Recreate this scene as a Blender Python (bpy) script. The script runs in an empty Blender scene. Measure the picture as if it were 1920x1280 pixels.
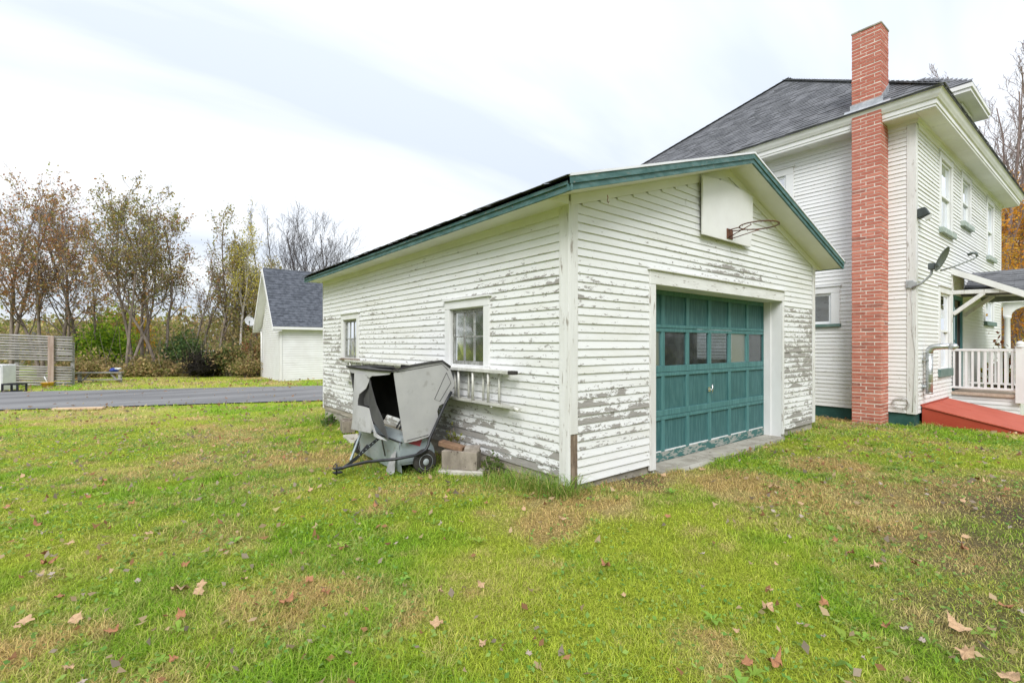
import bpy, bmesh, math, random
import numpy as np
from mathutils import Vector, Matrix, Euler

random.seed(11)
rng = np.random.default_rng(11)
scene = bpy.context.scene
COL = scene.collection
R = math.radians

# ------------------------------------------------------------------ camera
CAM = Vector((-3.2857, -3.2156, 1.35))
FWD = Vector((0.62674, 0.77923, 0.0))
cam_d = bpy.data.cameras.new("camera")
cam = bpy.data.objects.new("camera", cam_d)
COL.objects.link(cam)
cam.location = CAM
cam.rotation_euler = (R(90), 0, -math.atan2(FWD.x, FWD.y))
cam_d.sensor_width = 36
cam_d.lens = 36 * 896 / 1920
cam_d.shift_y = 6 / 1920
cam_d.clip_start = 0.05
cam_d.clip_end = 2000
scene.camera = cam

# ------------------------------------------------------------------ world, sun, exposure
SUN_EL, SUN_AZ = R(42), math.atan2(-0.70, -0.72)
world = bpy.data.worlds.new("World")
scene.world = world
world.use_nodes = True
wn = world.node_tree
wn.nodes.clear()
L = wn.links.new


def wnode(t, **kw):
    n = wn.nodes.new(t)
    for k, v in kw.items():
        setattr(n, k, v)
    return n


w_out = wnode("ShaderNodeOutputWorld")
w_bg = wnode("ShaderNodeBackground")
w_sky = wnode("ShaderNodeTexSky", sky_type="NISHITA", sun_disc=False)
w_sky.sun_elevation = SUN_EL
w_sky.sun_rotation = SUN_AZ
w_tc = wnode("ShaderNodeTexCoord")
w_sep = wnode("ShaderNodeSeparateXYZ")
w_add = wnode("ShaderNodeMath", operation="ADD")
w_add.inputs[1].default_value = 0.22
w_max = wnode("ShaderNodeMath", operation="MAXIMUM")
w_max.inputs[1].default_value = 0.05
w_div = wnode("ShaderNodeVectorMath", operation="DIVIDE")
w_cmb = wnode("ShaderNodeCombineXYZ")
w_map = wnode("ShaderNodeMapping")
w_map.inputs["Rotation"].default_value = (0, 0, R(38.8 + 24))
w_map.inputs["Scale"].default_value = (0.42, 1.0, 0.0)
w_map.inputs["Location"].default_value = (7.7, 5.2, 0.0)
w_n = wnode("ShaderNodeTexNoise")
w_n.inputs["Scale"].default_value = 0.95
w_n.inputs["Detail"].default_value = 6
w_n.inputs["Roughness"].default_value = 0.52
w_n.inputs["Distortion"].default_value = 0.35
w_ramp = wnode("ShaderNodeValToRGB")
e = w_ramp.color_ramp.elements
e[0].position = 0.36
e[0].color = (0.405, 0.44, 0.50, 1)
e[1].position = 0.59
e[1].color = (0.675, 0.68, 0.685, 1)
w_mul = wnode("ShaderNodeVectorMath", operation="SCALE")
w_mul.inputs["Scale"].default_value = 9.0
w_mix = wnode("ShaderNodeMix", data_type="RGBA")
w_mix.inputs["Factor"].default_value = 0.9
L(w_tc.outputs["Generated"], w_sep.inputs[0])
L(w_sep.outputs["Z"], w_max.inputs[0])
L(w_max.outputs[0], w_add.inputs[0])
for i in range(3):
    L(w_add.outputs[0], w_cmb.inputs[i])
L(w_tc.outputs["Generated"], w_div.inputs[0])
L(w_cmb.outputs[0], w_div.inputs[1])
L(w_div.outputs[0], w_map.inputs["Vector"])
L(w_map.outputs[0], w_n.inputs["Vector"])
L(w_n.outputs["Fac"], w_ramp.inputs[0])
# overcast skies are brighter overhead than at the horizon
w_g1 = wnode("ShaderNodeMath", operation="MULTIPLY_ADD")
w_g1.inputs[1].default_value = 6.0
w_g1.inputs[2].default_value = 7.8
L(w_max.outputs[0], w_g1.inputs[0])
L(w_g1.outputs[0], w_mul.inputs["Scale"])
L(w_ramp.outputs[0], w_mul.inputs[0])
L(w_sky.outputs[0], w_mix.inputs["A"])
L(w_mul.outputs[0], w_mix.inputs["B"])
L(w_mix.outputs["Result"], w_bg.inputs["Color"])
w_bg.inputs["Strength"].default_value = 0.105
L(w_bg.outputs[0], w_out.inputs[0])

sun_d = bpy.data.lights.new("sun", "SUN")
sun_d.energy = 1.5
sun_d.angle = R(28)
sun_d.color = (1.0, 0.98, 0.95)
sun = bpy.data.objects.new("sun", sun_d)
COL.objects.link(sun)
sd = Vector((math.sin(SUN_AZ) * math.cos(SUN_EL), math.cos(SUN_AZ) * math.cos(SUN_EL), math.sin(SUN_EL)))
sun.rotation_euler = sd.to_track_quat("Z", "Y").to_euler()
sun.location = (0, -20, 30)

vs = scene.view_settings
vs.view_transform = "Standard"
vs.look = "None"
vs.exposure = 1.02
vs.gamma = 1
vs.use_curve_mapping = False
scene.cycles.use_denoising = True
scene.cycles.max_bounces = 6
scene.cycles.transparent_max_bounces = 12


# ------------------------------------------------------------------ helpers
def tag(o, label=None, cat=None, group=None, kind=None):
    if label:
        o["label"] = label
    if cat:
        o["category"] = cat
    if group:
        o["group"] = group
    if kind:
        o["kind"] = kind
    return o


def empty(name, loc=(0, 0, 0), rz=0, label=None, cat=None, group=None):
    o = bpy.data.objects.new(name, None)
    COL.objects.link(o)
    o.location = loc
    o.rotation_euler = (0, 0, rz)
    return tag(o, label, cat, group)


def link(name, me, parent=None, mat=None):
    if mat is not None and not me.materials:
        me.materials.append(mat)
    o = bpy.data.objects.new(name, me)
    COL.objects.link(o)
    if parent is not None:
        o.parent = parent
    return o


def np_mesh(name, v, f, col=None, smooth=False):
    v = np.asarray(v, np.float32)
    f = np.asarray(f, np.int32)
    me = bpy.data.meshes.new(name)
    me.vertices.add(len(v))
    me.vertices.foreach_set("co", v.ravel())
    k = f.shape[1]
    me.loops.add(f.size)
    me.loops.foreach_set("vertex_index", f.ravel())
    me.polygons.add(len(f))
    me.polygons.foreach_set("loop_start", np.arange(0, f.size, k, dtype=np.int32))
    me.update(calc_edges=True)
    if col is not None:
        c = np.ones((len(v), 4), np.float32)
        c[:, :3] = col
        a = me.color_attributes.new("Col", "FLOAT_COLOR", "POINT")
        a.data.foreach_set("color", c.ravel())
    if smooth:
        me.polygons.foreach_set("use_smooth", np.ones(len(f), bool))
    return me


class MB:
    """collects simple solids into one mesh"""

    def __init__(self):
        self.v = []
        self.f = []
        self.sm = []

    def poly(self, pts, faces, smooth=False):
        b = len(self.v)
        self.v += [tuple(p) for p in pts]
        self.f += [tuple(b + i for i in q) for q in faces]
        self.sm += [smooth] * len(faces)
        return self

    def box(self, a, b, M=None):
        (x0, y0, z0), (x1, y1, z1) = a, b
        if x0 > x1:
            x0, x1 = x1, x0
        if y0 > y1:
            y0, y1 = y1, y0
        if z0 > z1:
            z0, z1 = z1, z0
        p = [(x0, y0, z0), (x1, y0, z0), (x1, y1, z0), (x0, y1, z0), (x0, y0, z1), (x1, y0, z1), (x1, y1, z1), (x0, y1, z1)]
        if M is not None:
            p = [tuple(M @ Vector(q)) for q in p]
        return self.poly(p, [(0, 3, 2, 1), (4, 5, 6, 7), (0, 1, 5, 4), (1, 2, 6, 5), (2, 3, 7, 6), (3, 0, 4, 7)])

    def bar(self, p, q, w, h, up=(0, 0, 1)):
        """rectangular bar from p to q, w across, h along up"""
        p, q = Vector(p), Vector(q)
        d = (q - p).normalized()
        s = d.cross(Vector(up))
        if s.length < 1e-5:
            s = d.cross(Vector((1, 0, 0)))
        s.normalize()
        u = s.cross(d).normalized()
        s *= w / 2
        u *= h / 2
        pts = [p - s - u, p + s - u, p + s + u, p - s + u, q - s - u, q + s - u, q + s + u, q - s + u]
        return self.poly(pts, [(0, 1, 2, 3), (7, 6, 5, 4), (0, 4, 5, 1), (1, 5, 6, 2), (2, 6, 7, 3), (3, 7, 4, 0)])

    def tube(self, pts, r, n=8, cap=True):
        pts = [Vector(p) for p in pts]
        if not hasattr(r, "__len__"):
            r = [r] * len(pts)
        b = len(self.v)
        prev = None
        for i, p in enumerate(pts):
            d = (pts[min(i + 1, len(pts) - 1)] - pts[max(i - 1, 0)]).normalized()
            if prev is None:
                s = d.cross(Vector((0, 0, 1)))
                if s.length < 1e-3:
                    s = d.cross(Vector((1, 0, 0)))
            else:
                s = prev - d * prev.dot(d)
            s.normalize()
            prev = s
            t = d.cross(s)
            for k in range(n):
                a = 2 * math.pi * k / n
                self.v.append(tuple(p + (s * math.cos(a) + t * math.sin(a)) * r[i]))
        for i in range(len(pts) - 1):
            for k in range(n):
                a = b + i * n + k
                c = b + i * n + (k + 1) % n
                self.f.append((a, c, c + n, a + n))
                self.sm.append(True)
        if cap:
            self.f.append(tuple(b + k for k in range(n))[::-1])
            self.f.append(tuple(b + (len(pts) - 1) * n + k for k in range(n)))
            self.sm += [False, False]
        return self

    def prism(self, poly, M, depth):
        """2-D outline extruded along local z by depth, placed by matrix M"""
        n = len(poly)
        pts = [M @ Vector((x, y, 0)) for x, y in poly] + [M @ Vector((x, y, depth)) for x, y in poly]
        fs = [tuple(range(n))[::-1], tuple(range(n, 2 * n))]
        fs += [(i, (i + 1) % n, (i + 1) % n + n, i + n) for i in range(n)]
        return self.poly(pts, fs)

    def lathe(self, prof, M=None, n=16):
        """profile (radius, height) turned about local z"""
        b = len(self.v)
        for r, z in prof:
            for k in range(n):
                a = 2 * math.pi * k / n
                p = Vector((r * math.cos(a), r * math.sin(a), z))
                self.v.append(tuple(M @ p if M is not None else p))
        for i in range(len(prof) - 1):
            for k in range(n):
                a, c = b + i * n + k, b + i * n + (k + 1) % n
                self.f.append((a, c, c + n, a + n))
                self.sm.append(True)
        self.f.append(tuple(b + k for k in range(n))[::-1])
        self.f.append(tuple(b + (len(prof) - 1) * n + k for k in range(n)))
        self.sm += [False, False]
        return self

    def mesh(self, name):
        me = bpy.data.meshes.new(name)
        me.from_pydata(self.v, [], self.f)
        me.polygons.foreach_set("use_smooth", self.sm)
        me.update()
        return me

    def build(self, name, mat, parent=None, bevel=0):
        o = link(name, self.mesh(name), parent, mat)
        if bevel:
            m = o.modifiers.new("bevel", "BEVEL")
            m.width = bevel
            m.segments = 1
            m.limit_method = "ANGLE"
        return o


class Plane:
    """wall plane: u along the wall, z up, o outward"""

    def __init__(self, O, u, n):
        self.O, self.u, self.n = Vector(O), Vector(u), Vector(n)

    def at(self, u, z, o=0):
        return self.O + self.u * u + self.n * o + Vector((0, 0, z))

    def box(self, mb, u0, u1, z0, z1, o0, o1):
        p = [self.at(u, z, o) for z in (z0, z1) for (u, o) in ((u0, o0), (u1, o0), (u1, o1), (u0, o1))]
        f = [(0, 3, 2, 1), (4, 5, 6, 7), (0, 1, 5, 4), (1, 2, 6, 5), (2, 3, 7, 6), (3, 0, 4, 7)]
        if self.u.cross(self.n).z < 0:
            f = [q[::-1] for q in f]
        return mb.poly(p, f)


def ss(a, b, x):
    t = np.clip((np.asarray(x, float) - a) / (b - a), 0, 1)
    return t * t * (3 - 2 * t)


def _hash(ix, iy, seed):
    h = (ix.astype(np.int64) * 374761393 + iy.astype(np.int64) * 668265263 + seed * 1442695041) & 0x7FFFFFFF
    h = ((h ^ (h >> 13)) * 1274126177) & 0x7FFFFFFF
    return ((h ^ (h >> 16)) & 0xFFFF) / 65535.0


def vnoise(x, y, seed=0):
    x = np.asarray(x, float)
    y = np.asarray(y, float)
    ix, iy = np.floor(x).astype(np.int64), np.floor(y).astype(np.int64)
    fx, fy = x - ix, y - iy
    fx, fy = fx * fx * (3 - 2 * fx), fy * fy * (3 - 2 * fy)
    a, b = _hash(ix, iy, seed), _hash(ix + 1, iy, seed)
    c, d = _hash(ix, iy + 1, seed), _hash(ix + 1, iy + 1, seed)
    return (a * (1 - fx) + b * fx) * (1 - fy) + (c * (1 - fx) + d * fx) * fy


def fbm(x, y, seed=0, o=4):
    s, a, t = 0, 0.5, 0
    for i in range(o):
        s = s + a * vnoise(x * 2 ** i + 17.3 * i, y * 2 ** i - 9.1 * i, seed + i)
        t += a
        a *= 0.5
    return s / t


# ------------------------------------------------------------------ materials
class NT:
    def __init__(self, name):
        self.m = bpy.data.materials.new(name)
        self.m.use_nodes = True
        self.t = self.m.node_tree
        self.t.nodes.clear()
        self.out = self.t.nodes.new("ShaderNodeOutputMaterial")
        self.b = self.n("ShaderNodeBsdfPrincipled")
        self.l(self.b.outputs[0], self.out.inputs[0])

    def l(self, a, b):
        self.t.links.new(a, b)

    def n(self, typ, ins=None, **kw):
        nd = self.t.nodes.new(typ)
        for k, v in kw.items():
            setattr(nd, k, v)
        for k, v in (ins or {}).items():
            s = nd.inputs[k]
            if hasattr(v, "is_linked") or isinstance(v, bpy.types.NodeSocket):
                self.l(v, s)
            else:
                s.default_value = v
        return nd

    def math(self, op, a, b=0.0, clamp=False):
        return self.n("ShaderNodeMath", {0: a, 1: b}, operation=op, use_clamp=clamp).outputs[0]

    def mix(self, f, a, b, blend="MIX"):
        nd = self.n("ShaderNodeMix", {"Factor": f}, data_type="RGBA", blend_type=blend)
        for k, v in (("A", a), ("B", b)):
            s = [i for i in nd.inputs if i.name == k and i.type == "RGBA"][0]
            if isinstance(v, bpy.types.NodeSocket):
                self.l(v, s)
            else:
                s.default_value = (*v, 1) if len(v) == 3 else v
        return [o for o in nd.outputs if o.type == "RGBA"][0]

    def step(self, x, a, b):
        nd = self.n("ShaderNodeMapRange", {"Value": x, "From Min": a, "From Max": b}, interpolation_type="SMOOTHSTEP")
        return nd.outputs[0]

    def coord(self, scale=(1, 1, 1), rand=True):
        tc = self.n("ShaderNodeTexCoord").outputs["Object"]
        if rand:
            oi = self.n("ShaderNodeObjectInfo").outputs["Random"]
            k = self.math("MULTIPLY", oi, 41.7)
            c = self.n("ShaderNodeCombineXYZ", {0: k, 1: k, 2: k}).outputs[0]
            tc = self.n("ShaderNodeVectorMath", {0: tc, 1: c}, operation="ADD").outputs[0]
        return self.n("ShaderNodeMapping", {"Vector": tc, "Scale": scale}).outputs[0]

    def noise(self, vec, scale, detail=5, rough=0.6, dist=0.0):
        return self.n("ShaderNodeTexNoise", {"Vector": vec, "Scale": scale, "Detail": detail, "Roughness": rough, "Distortion": dist}).outputs["Fac"]

    def bump(self, h, strength=0.3, dist=0.01):
        self.l(self.n("ShaderNodeBump", {"Height": h, "Strength": strength, "Distance": dist}).outputs[0], self.b.inputs["Normal"])

    def base(self, c):
        s = self.b.inputs["Base Color"]
        if isinstance(c, bpy.types.NodeSocket):
            self.l(c, s)
        else:
            s.default_value = (*c, 1)

    def rough(self, r, spec=0.4, metal=0.0):
        if isinstance(r, bpy.types.NodeSocket):
            self.l(r, self.b.inputs["Roughness"])
        else:
            self.b.inputs["Roughness"].default_value = r
        self.b.inputs["Specular IOR Level"].default_value = spec
        self.b.inputs["Metallic"].default_value = metal


def mottled(name, c1, c2, scale=4, rough=0.7, bump=0.2, stretch=(1, 1, 1), spec=0.3, metal=0.0, c3=None, lo=0.35, hi=0.65, bscale=None, rand=True, dist=0.008):
    t = NT(name)
    v = t.coord(stretch, rand)
    f = t.noise(v, scale, 6, 0.62)
    c = t.mix(t.step(f, lo, hi), c1, c2)
    if c3:
        g = t.noise(v, scale * 3.3, 5, 0.7)
        c = t.mix(t.step(g, 0.58, 0.66), c, c3)
    t.base(c)
    t.rough(rough, spec, metal)
    if bump:
        t.bump(t.noise(v, bscale or scale * 6, 6, 0.65), bump, dist)
    return t.m


def peel_paint(name, paint, wood1, wood2, bias=0.0, dirt=0.12):
    """old paint on a clapboard: uv.x metres along the board, uv.y 0..1 up the board, 'wear' says how far gone it is"""
    t = NT(name)
    uv = t.n("ShaderNodeUVMap").outputs[0]
    sp = t.n("ShaderNodeSeparateXYZ", {0: uv})
    u, v = sp.outputs[0], sp.outputs[1]
    rnd = t.n("ShaderNodeObjectInfo").outputs["Random"]
    k = t.math("MULTIPLY", rnd, 53.0)
    wear = t.n("ShaderNodeAttribute", attribute_name="wear").outputs["Fac"]
    vec = t.n("ShaderNodeCombineXYZ", {0: t.math("MULTIPLY", u, 0.72), 1: t.math("ADD", t.math("MULTIPLY", v, 0.15), k), 2: k}).outputs[0]
    big = t.noise(vec, 3.2, 9, 0.66, 0.3)
    vec2 = t.n("ShaderNodeCombineXYZ", {0: u, 1: t.math("ADD", t.math("MULTIPLY", v, 0.30), k), 2: k}).outputs[0]
    fine = t.noise(vec2, 16, 6, 0.7, 0.5)
    s = t.math("ADD", big, t.math("MULTIPLY", t.math("SUBTRACT", wear, 0.5), 0.42))
    s = t.math("SUBTRACT", s, t.math("MULTIPLY", v, 0.17))
    s = t.math("ADD", s, t.math("MULTIPLY", t.math("SUBTRACT", fine, 0.5), 0.26))
    s = t.math("ADD", s, bias)
    mask = t.step(s, 0.585, 0.60)
    vec3 = t.n("ShaderNodeCombineXYZ", {0: t.math("MULTIPLY", u, 0.8), 1: t.math("ADD", t.math("MULTIPLY", v, 0.22), t.math("MULTIPLY", k, 1.7)), 2: k}).outputs[0]
    fl = t.noise(vec3, 13, 5, 0.72, 0.4)
    fl = t.math("ADD", fl, t.math("MULTIPLY", wear, 0.20))
    fl = t.math("SUBTRACT", fl, t.math("MULTIPLY", v, 0.13))
    mask = t.math("MAXIMUM", mask, t.step(t.math("ADD", fl, bias), 0.655, 0.67))
    grain = t.noise(t.n("ShaderNodeMapping", {"Vector": vec2, "Scale": (1.2, 14, 1)}).outputs[0], 9, 5, 0.6)
    wood = t.mix(t.step(grain, 0.3, 0.7), wood1, wood2)
    dn = t.noise(t.n("ShaderNodeMapping", {"Vector": vec, "Scale": (0.6, 1, 1)}).outputs[0], 2.0, 6, 0.6)
    dcol = tuple(a * b for a, b in zip(paint, (0.80, 0.79, 0.70)))
    pc = t.mix(t.math("MULTIPLY", t.step(dn, 0.42, 0.75), min(1, dirt * 5)), paint, dcol)
    # grime gathers along the lower lip and in hairline cracks
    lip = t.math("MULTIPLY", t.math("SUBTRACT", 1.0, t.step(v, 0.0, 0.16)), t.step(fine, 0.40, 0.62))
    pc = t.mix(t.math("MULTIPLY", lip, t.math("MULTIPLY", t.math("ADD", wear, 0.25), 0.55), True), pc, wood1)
    t.base(t.mix(mask, pc, wood))
    t.rough(t.math("ADD", t.math("MULTIPLY", mask, 0.25), 0.55), 0.3)
    hgt = t.math("ADD", t.math("MULTIPLY", mask, -0.6), t.math("MULTIPLY", fine, 0.25))
    t.bump(hgt, 0.5, 0.004)
    return t.m


def leaf_mat(name, tr=0.3, rough=0.6):
    t = NT(name)
    c = t.n("ShaderNodeAttribute", attribute_name="Col").outputs["Color"]
    t.base(c)
    t.rough(rough, 0.2)
    trn = t.n("ShaderNodeBsdfTranslucent", {"Color": c})
    mx = t.n("ShaderNodeMixShader", {0: tr, 1: t.b.outputs[0], 2: trn.outputs[0]})
    t.l(mx.outputs[0], t.out.inputs[0])
    return t.m


def glass_mat(name, tint=(0.75, 0.8, 0.82), refl=0.10, rough=0.03, grime=0.0):
    t = NT(name)
    fr = t.n("ShaderNodeFresnel", {"IOR": 1.5}).outputs[0]
    fac = t.math("ADD", t.math("MULTIPLY", fr, 1.6), refl, True)
    vec = t.coord((1, 1, 1))
    bmp = t.n("ShaderNodeBump", {"Height": t.noise(vec, 1.8, 2, 0.5), "Strength": 0.05, "Distance": 0.02}).outputs[0]
    gl = t.n("ShaderNodeBsdfGlossy", {"Color": (0.92, 0.95, 1, 1), "Roughness": rough, "Normal": bmp})
    tp = t.n("ShaderNodeBsdfTransparent", {"Color": (*tint, 1)})
    dirt = t.n("ShaderNodeBsdfDiffuse", {"Color": (0.14, 0.155, 0.165, 1)})
    dm = t.math("ADD", t.math("MULTIPLY", t.step(t.noise(vec, 2.2, 6, 0.65), 0.35, 0.75), 0.45), grime)
    m0 = t.n("ShaderNodeMixShader", {0: dm, 1: tp.outputs[0], 2: dirt.outputs[0]})
    mx = t.n("ShaderNodeMixShader", {0: fac, 1: m0.outputs[0], 2: gl.outputs[0]})
    t.l(mx.outputs[0], t.out.inputs[0])
    return t.m


WHITE = (0.715, 0.725, 0.735)
M = {}
M["clap"] = peel_paint("old_white_clapboard", WHITE, (0.20, 0.19, 0.175), (0.37, 0.355, 0.335), 0.0)
M["clap_house"] = peel_paint("house_clapboard", (0.735, 0.745, 0.75), (0.24, 0.20, 0.17), (0.36, 0.32, 0.28), -0.03, 0.08)
M["trim"] = mottled("old_white_trim", (0.72, 0.73, 0.735), (0.65, 0.655, 0.655), 2.5, 0.55, 0.12, (1, 1, 0.35), c3=None)
M["trim_worn"] = mottled("worn_white_trim", (0.70, 0.705, 0.705), (0.61, 0.61, 0.595), 3, 0.6, 0.3, (2.5, 2.5, 0.35), c3=(0.30, 0.27, 0.24))
M["trim_flaky"] = mottled("flaking_white_trim", (0.72, 0.725, 0.72), (0.63, 0.63, 0.615), 3, 0.6, 0.3, (0.7, 2, 4), c3=(0.32, 0.30, 0.27))
M["soffit"] = mottled("soffit_white", (0.74, 0.745, 0.745), (0.68, 0.68, 0.675), 1.4, 0.6, 0.08)
M["rot"] = mottled("rotten_brown_wood", (0.17, 0.125, 0.09), (0.33, 0.26, 0.20), 5, 0.9, 0.8, (6, 6, 0.5), c3=(0.05, 0.035, 0.03), dist=0.02)
M["greyboard"] = mottled("bare_grey_board", (0.25, 0.22, 0.18), (0.44, 0.40, 0.34), 4, 0.9, 0.5, (5, 0.6, 5))
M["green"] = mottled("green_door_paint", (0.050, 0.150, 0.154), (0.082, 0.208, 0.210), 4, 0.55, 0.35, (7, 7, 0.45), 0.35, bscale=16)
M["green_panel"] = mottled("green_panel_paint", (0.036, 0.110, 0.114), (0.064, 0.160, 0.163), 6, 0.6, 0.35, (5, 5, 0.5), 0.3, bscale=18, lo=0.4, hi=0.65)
M["green_trim"] = mottled("green_fascia_paint", (0.045, 0.115, 0.115), (0.105, 0.195, 0.20), 5, 0.65, 0.5, (1, 1, 3), c3=(0.20, 0.20, 0.18), hi=0.7)
M["green_bottom"] = mottled("green_peeling_bottom", (0.05, 0.14, 0.13), (0.30, 0.315, 0.285), 9, 0.8, 0.6, (1.0, 3, 3), c3=(0.13, 0.18, 0.165), lo=0.47, hi=0.55)
M["found_green"] = mottled("green_foundation", (0.018, 0.07, 0.062), (0.035, 0.105, 0.095), 3, 0.7, 0.4)
M["concrete"] = mottled("grey_concrete", (0.27, 0.25, 0.21), (0.40, 0.38, 0.33), 5, 0.9, 0.6, c3=(0.17, 0.15, 0.12), bscale=40)
M["conc_light"] = mottled("pale_concrete", (0.36, 0.34, 0.29), (0.48, 0.46, 0.41), 5, 0.9, 0.5, bscale=50)
M["block"] = mottled("stained_block", (0.19, 0.165, 0.135), (0.33, 0.29, 0.24), 5, 0.95, 0.9, (1, 1, 0.5), c3=(0.075, 0.06, 0.045), bscale=40)
M["shingle"] = mottled("asphalt_shingle", (0.100, 0.104, 0.115), (0.180, 0.185, 0.200), 3.2, 0.9, 0.6, (1, 1, 1), bscale=120, lo=0.3, hi=0.7)
M["shingle_shed"] = mottled("grey_shingle", (0.062, 0.070, 0.086), (0.110, 0.121, 0.145), 5, 0.9, 0.5, (1, 1, 1.6), bscale=80, lo=0.4, hi=0.6)
M["metal_edge"] = mottled("white_drip_edge", (0.72, 0.73, 0.78), (0.62, 0.63, 0.68), 2, 0.35, 0.05, spec=0.5)
M["galv"] = mottled("galvanised_pipe", (0.42, 0.44, 0.45), (0.58, 0.60, 0.61), 9, 0.38, 0.1, metal=0.75)
M["flash"] = mottled("lead_flashing", (0.35, 0.37, 0.40), (0.52, 0.54, 0.57), 8, 0.45, 0.3, metal=0.5)
M["mortar"] = mottled("mortar", (0.54, 0.47, 0.41), (0.72, 0.65, 0.58), 12, 0.95, 0.6, bscale=80)
M["black"] = mottled("black_steel", (0.010, 0.011, 0.014), (0.022, 0.024, 0.03), 12, 0.42, 0.1, spec=0.5)
M["rubber"] = mottled("black_rubber", (0.022, 0.021, 0.020), (0.05, 0.047, 0.042), 8, 0.85, 0.2)
M["canvas"] = mottled("grey_canvas", (0.37, 0.37, 0.375), (0.43, 0.43, 0.43), 1.8, 0.95, 0.15, c3=(0.33, 0.33, 0.32), bscale=60, dist=0.003, spec=0.08)
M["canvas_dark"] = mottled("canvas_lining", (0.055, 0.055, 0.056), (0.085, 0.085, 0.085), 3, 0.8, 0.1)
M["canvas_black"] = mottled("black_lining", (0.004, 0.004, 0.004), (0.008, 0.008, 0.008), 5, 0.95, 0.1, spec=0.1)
M["sweep_grey"] = mottled("blue_grey_enamel", (0.27, 0.32, 0.335), (0.35, 0.40, 0.41), 3, 0.42, 0.08, c3=(0.25, 0.25, 0.22), spec=0.5)
M["red_decal"] = mottled("red_decal", (0.30, 0.045, 0.06), (0.38, 0.07, 0.08), 5, 0.5, 0)
M["hub"] = mottled("grey_hub", (0.30, 0.34, 0.36), (0.40, 0.44, 0.45), 6, 0.5, 0.1)
M["alu"] = mottled("weathered_aluminium", (0.50, 0.50, 0.46), (0.66, 0.66, 0.62), 6, 0.55, 0.15, metal=0.25, c3=(0.33, 0.31, 0.26))
M["rust"] = mottled("rusty_steel", (0.085, 0.045, 0.035), (0.17, 0.075, 0.045), 16, 0.8, 0.4, metal=0.2)
M["ply"] = mottled("white_plywood", (0.73, 0.735, 0.735), (0.68, 0.68, 0.675), 1.6, 0.55, 0.06)
M["lumber"] = mottled("brown_lumber", (0.16, 0.095, 0.06), (0.27, 0.17, 0.11), 5, 0.85, 0.5, (3, 0.6, 3))
M["lumber_grey"] = mottled("grey_lumber", (0.24, 0.21, 0.18), (0.36, 0.32, 0.28), 5, 0.9, 0.5, (3, 0.6, 3))
M["red_door"] = mottled("red_steel_door", (0.40, 0.075, 0.045), (0.46, 0.10, 0.062), 2.2, 0.55, 0.05)
M["red_side"] = mottled("red_steel_side", (0.36, 0.052, 0.030), (0.40, 0.066, 0.038), 2.2, 0.5, 0.05)
M["vinyl"] = mottled("white_vinyl", (0.73, 0.735, 0.74), (0.68, 0.68, 0.68), 2, 0.5, 0.05)
M["deck"] = mottled("deck_board", (0.42, 0.33, 0.26), (0.52, 0.43, 0.35), 4, 0.8, 0.2, (0.5, 5, 5))
M["frame_white"] = mottled("white_sash", (0.80, 0.82, 0.84), (0.75, 0.77, 0.79), 3, 0.45, 0.05)
M["sash_old"] = mottled("weathered_sash", (0.30, 0.31, 0.29), (0.17, 0.17, 0.155), 7, 0.8, 0.4, (2, 2, 1), c3=(0.56, 0.56, 0.54))
M["glass"] = glass_mat("old_window_glass", (0.30, 0.34, 0.37), 0.0, 0.08, 0.10)
M["glass_house"] = glass_mat("house_window_glass", (0.45, 0.48, 0.5), 0.42, 0.01)
M["glass_milky"] = glass_mat("milky_pane", (0.25, 0.27, 0.32), 0.36, 0.4)
M["blind"] = mottled("pale_blind", (0.62, 0.62, 0.60), (0.56, 0.56, 0.54), 2, 0.8, 0)
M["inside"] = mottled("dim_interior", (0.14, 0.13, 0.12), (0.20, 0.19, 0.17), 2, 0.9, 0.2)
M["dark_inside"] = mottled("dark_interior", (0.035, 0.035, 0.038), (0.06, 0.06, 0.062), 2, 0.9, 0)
M["chrome"] = mottled("bright_handle", (0.6, 0.6, 0.6), (0.7, 0.7, 0.7), 5, 0.25, 0, metal=0.9)
M["lamp_dark"] = mottled("dark_bronze", (0.03, 0.035, 0.035), (0.05, 0.06, 0.06), 6, 0.5, 0.1)
M["lens"] = mottled("lamp_lens", (0.55, 0.56, 0.55), (0.65, 0.66, 0.65), 4, 0.2, 0, spec=0.6)
M["dish_grey"] = mottled("dish_grey", (0.30, 0.32, 0.33), (0.36, 0.38, 0.39), 4, 0.5, 0.05)
M["dish_dark"] = mottled("dish_dark", (0.10, 0.12, 0.12), (0.15, 0.17, 0.17), 4, 0.5, 0.05)
M["dish_white"] = mottled("dish_white", (0.66, 0.67, 0.67), (0.58, 0.59, 0.59), 4, 0.5, 0.05)
M["wire"] = mottled("thin_wire", (0.22, 0.20, 0.17), (0.30, 0.28, 0.24), 8, 0.7, 0)
M["wood_fence"] = mottled("weathered_fence", (0.20, 0.19, 0.18), (0.38, 0.365, 0.35), 3, 0.9, 0.5, (0.5, 0.5, 6))
M["wood_post"] = mottled("pinkish_post", (0.33, 0.24, 0.20), (0.45, 0.36, 0.31), 3, 0.9, 0.4, (4, 4, 0.5))
M["plank"] = mottled("fresh_plank", (0.50, 0.36, 0.24), (0.60, 0.46, 0.32), 3, 0.8, 0.2, (0.6, 4, 4))
M["asphalt"] = mottled("worn_asphalt", (0.135, 0.136, 0.140), (0.215, 0.215, 0.218), 0.5, 0.9, 0.5, (0.35, 2.2, 1), c3=(0.17, 0.17, 0.172), bscale=60, rand=False)
M["leaf"] = leaf_mat("foliage", 0.52)
M["grass"] = leaf_mat("grass_blades", 0.42, 0.55)
M["bark"] = mottled("grey_brown_bark", (0.155, 0.125, 0.105), (0.27, 0.225, 0.195), 3, 0.95, 0.6, (3, 3, 0.6))
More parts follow.
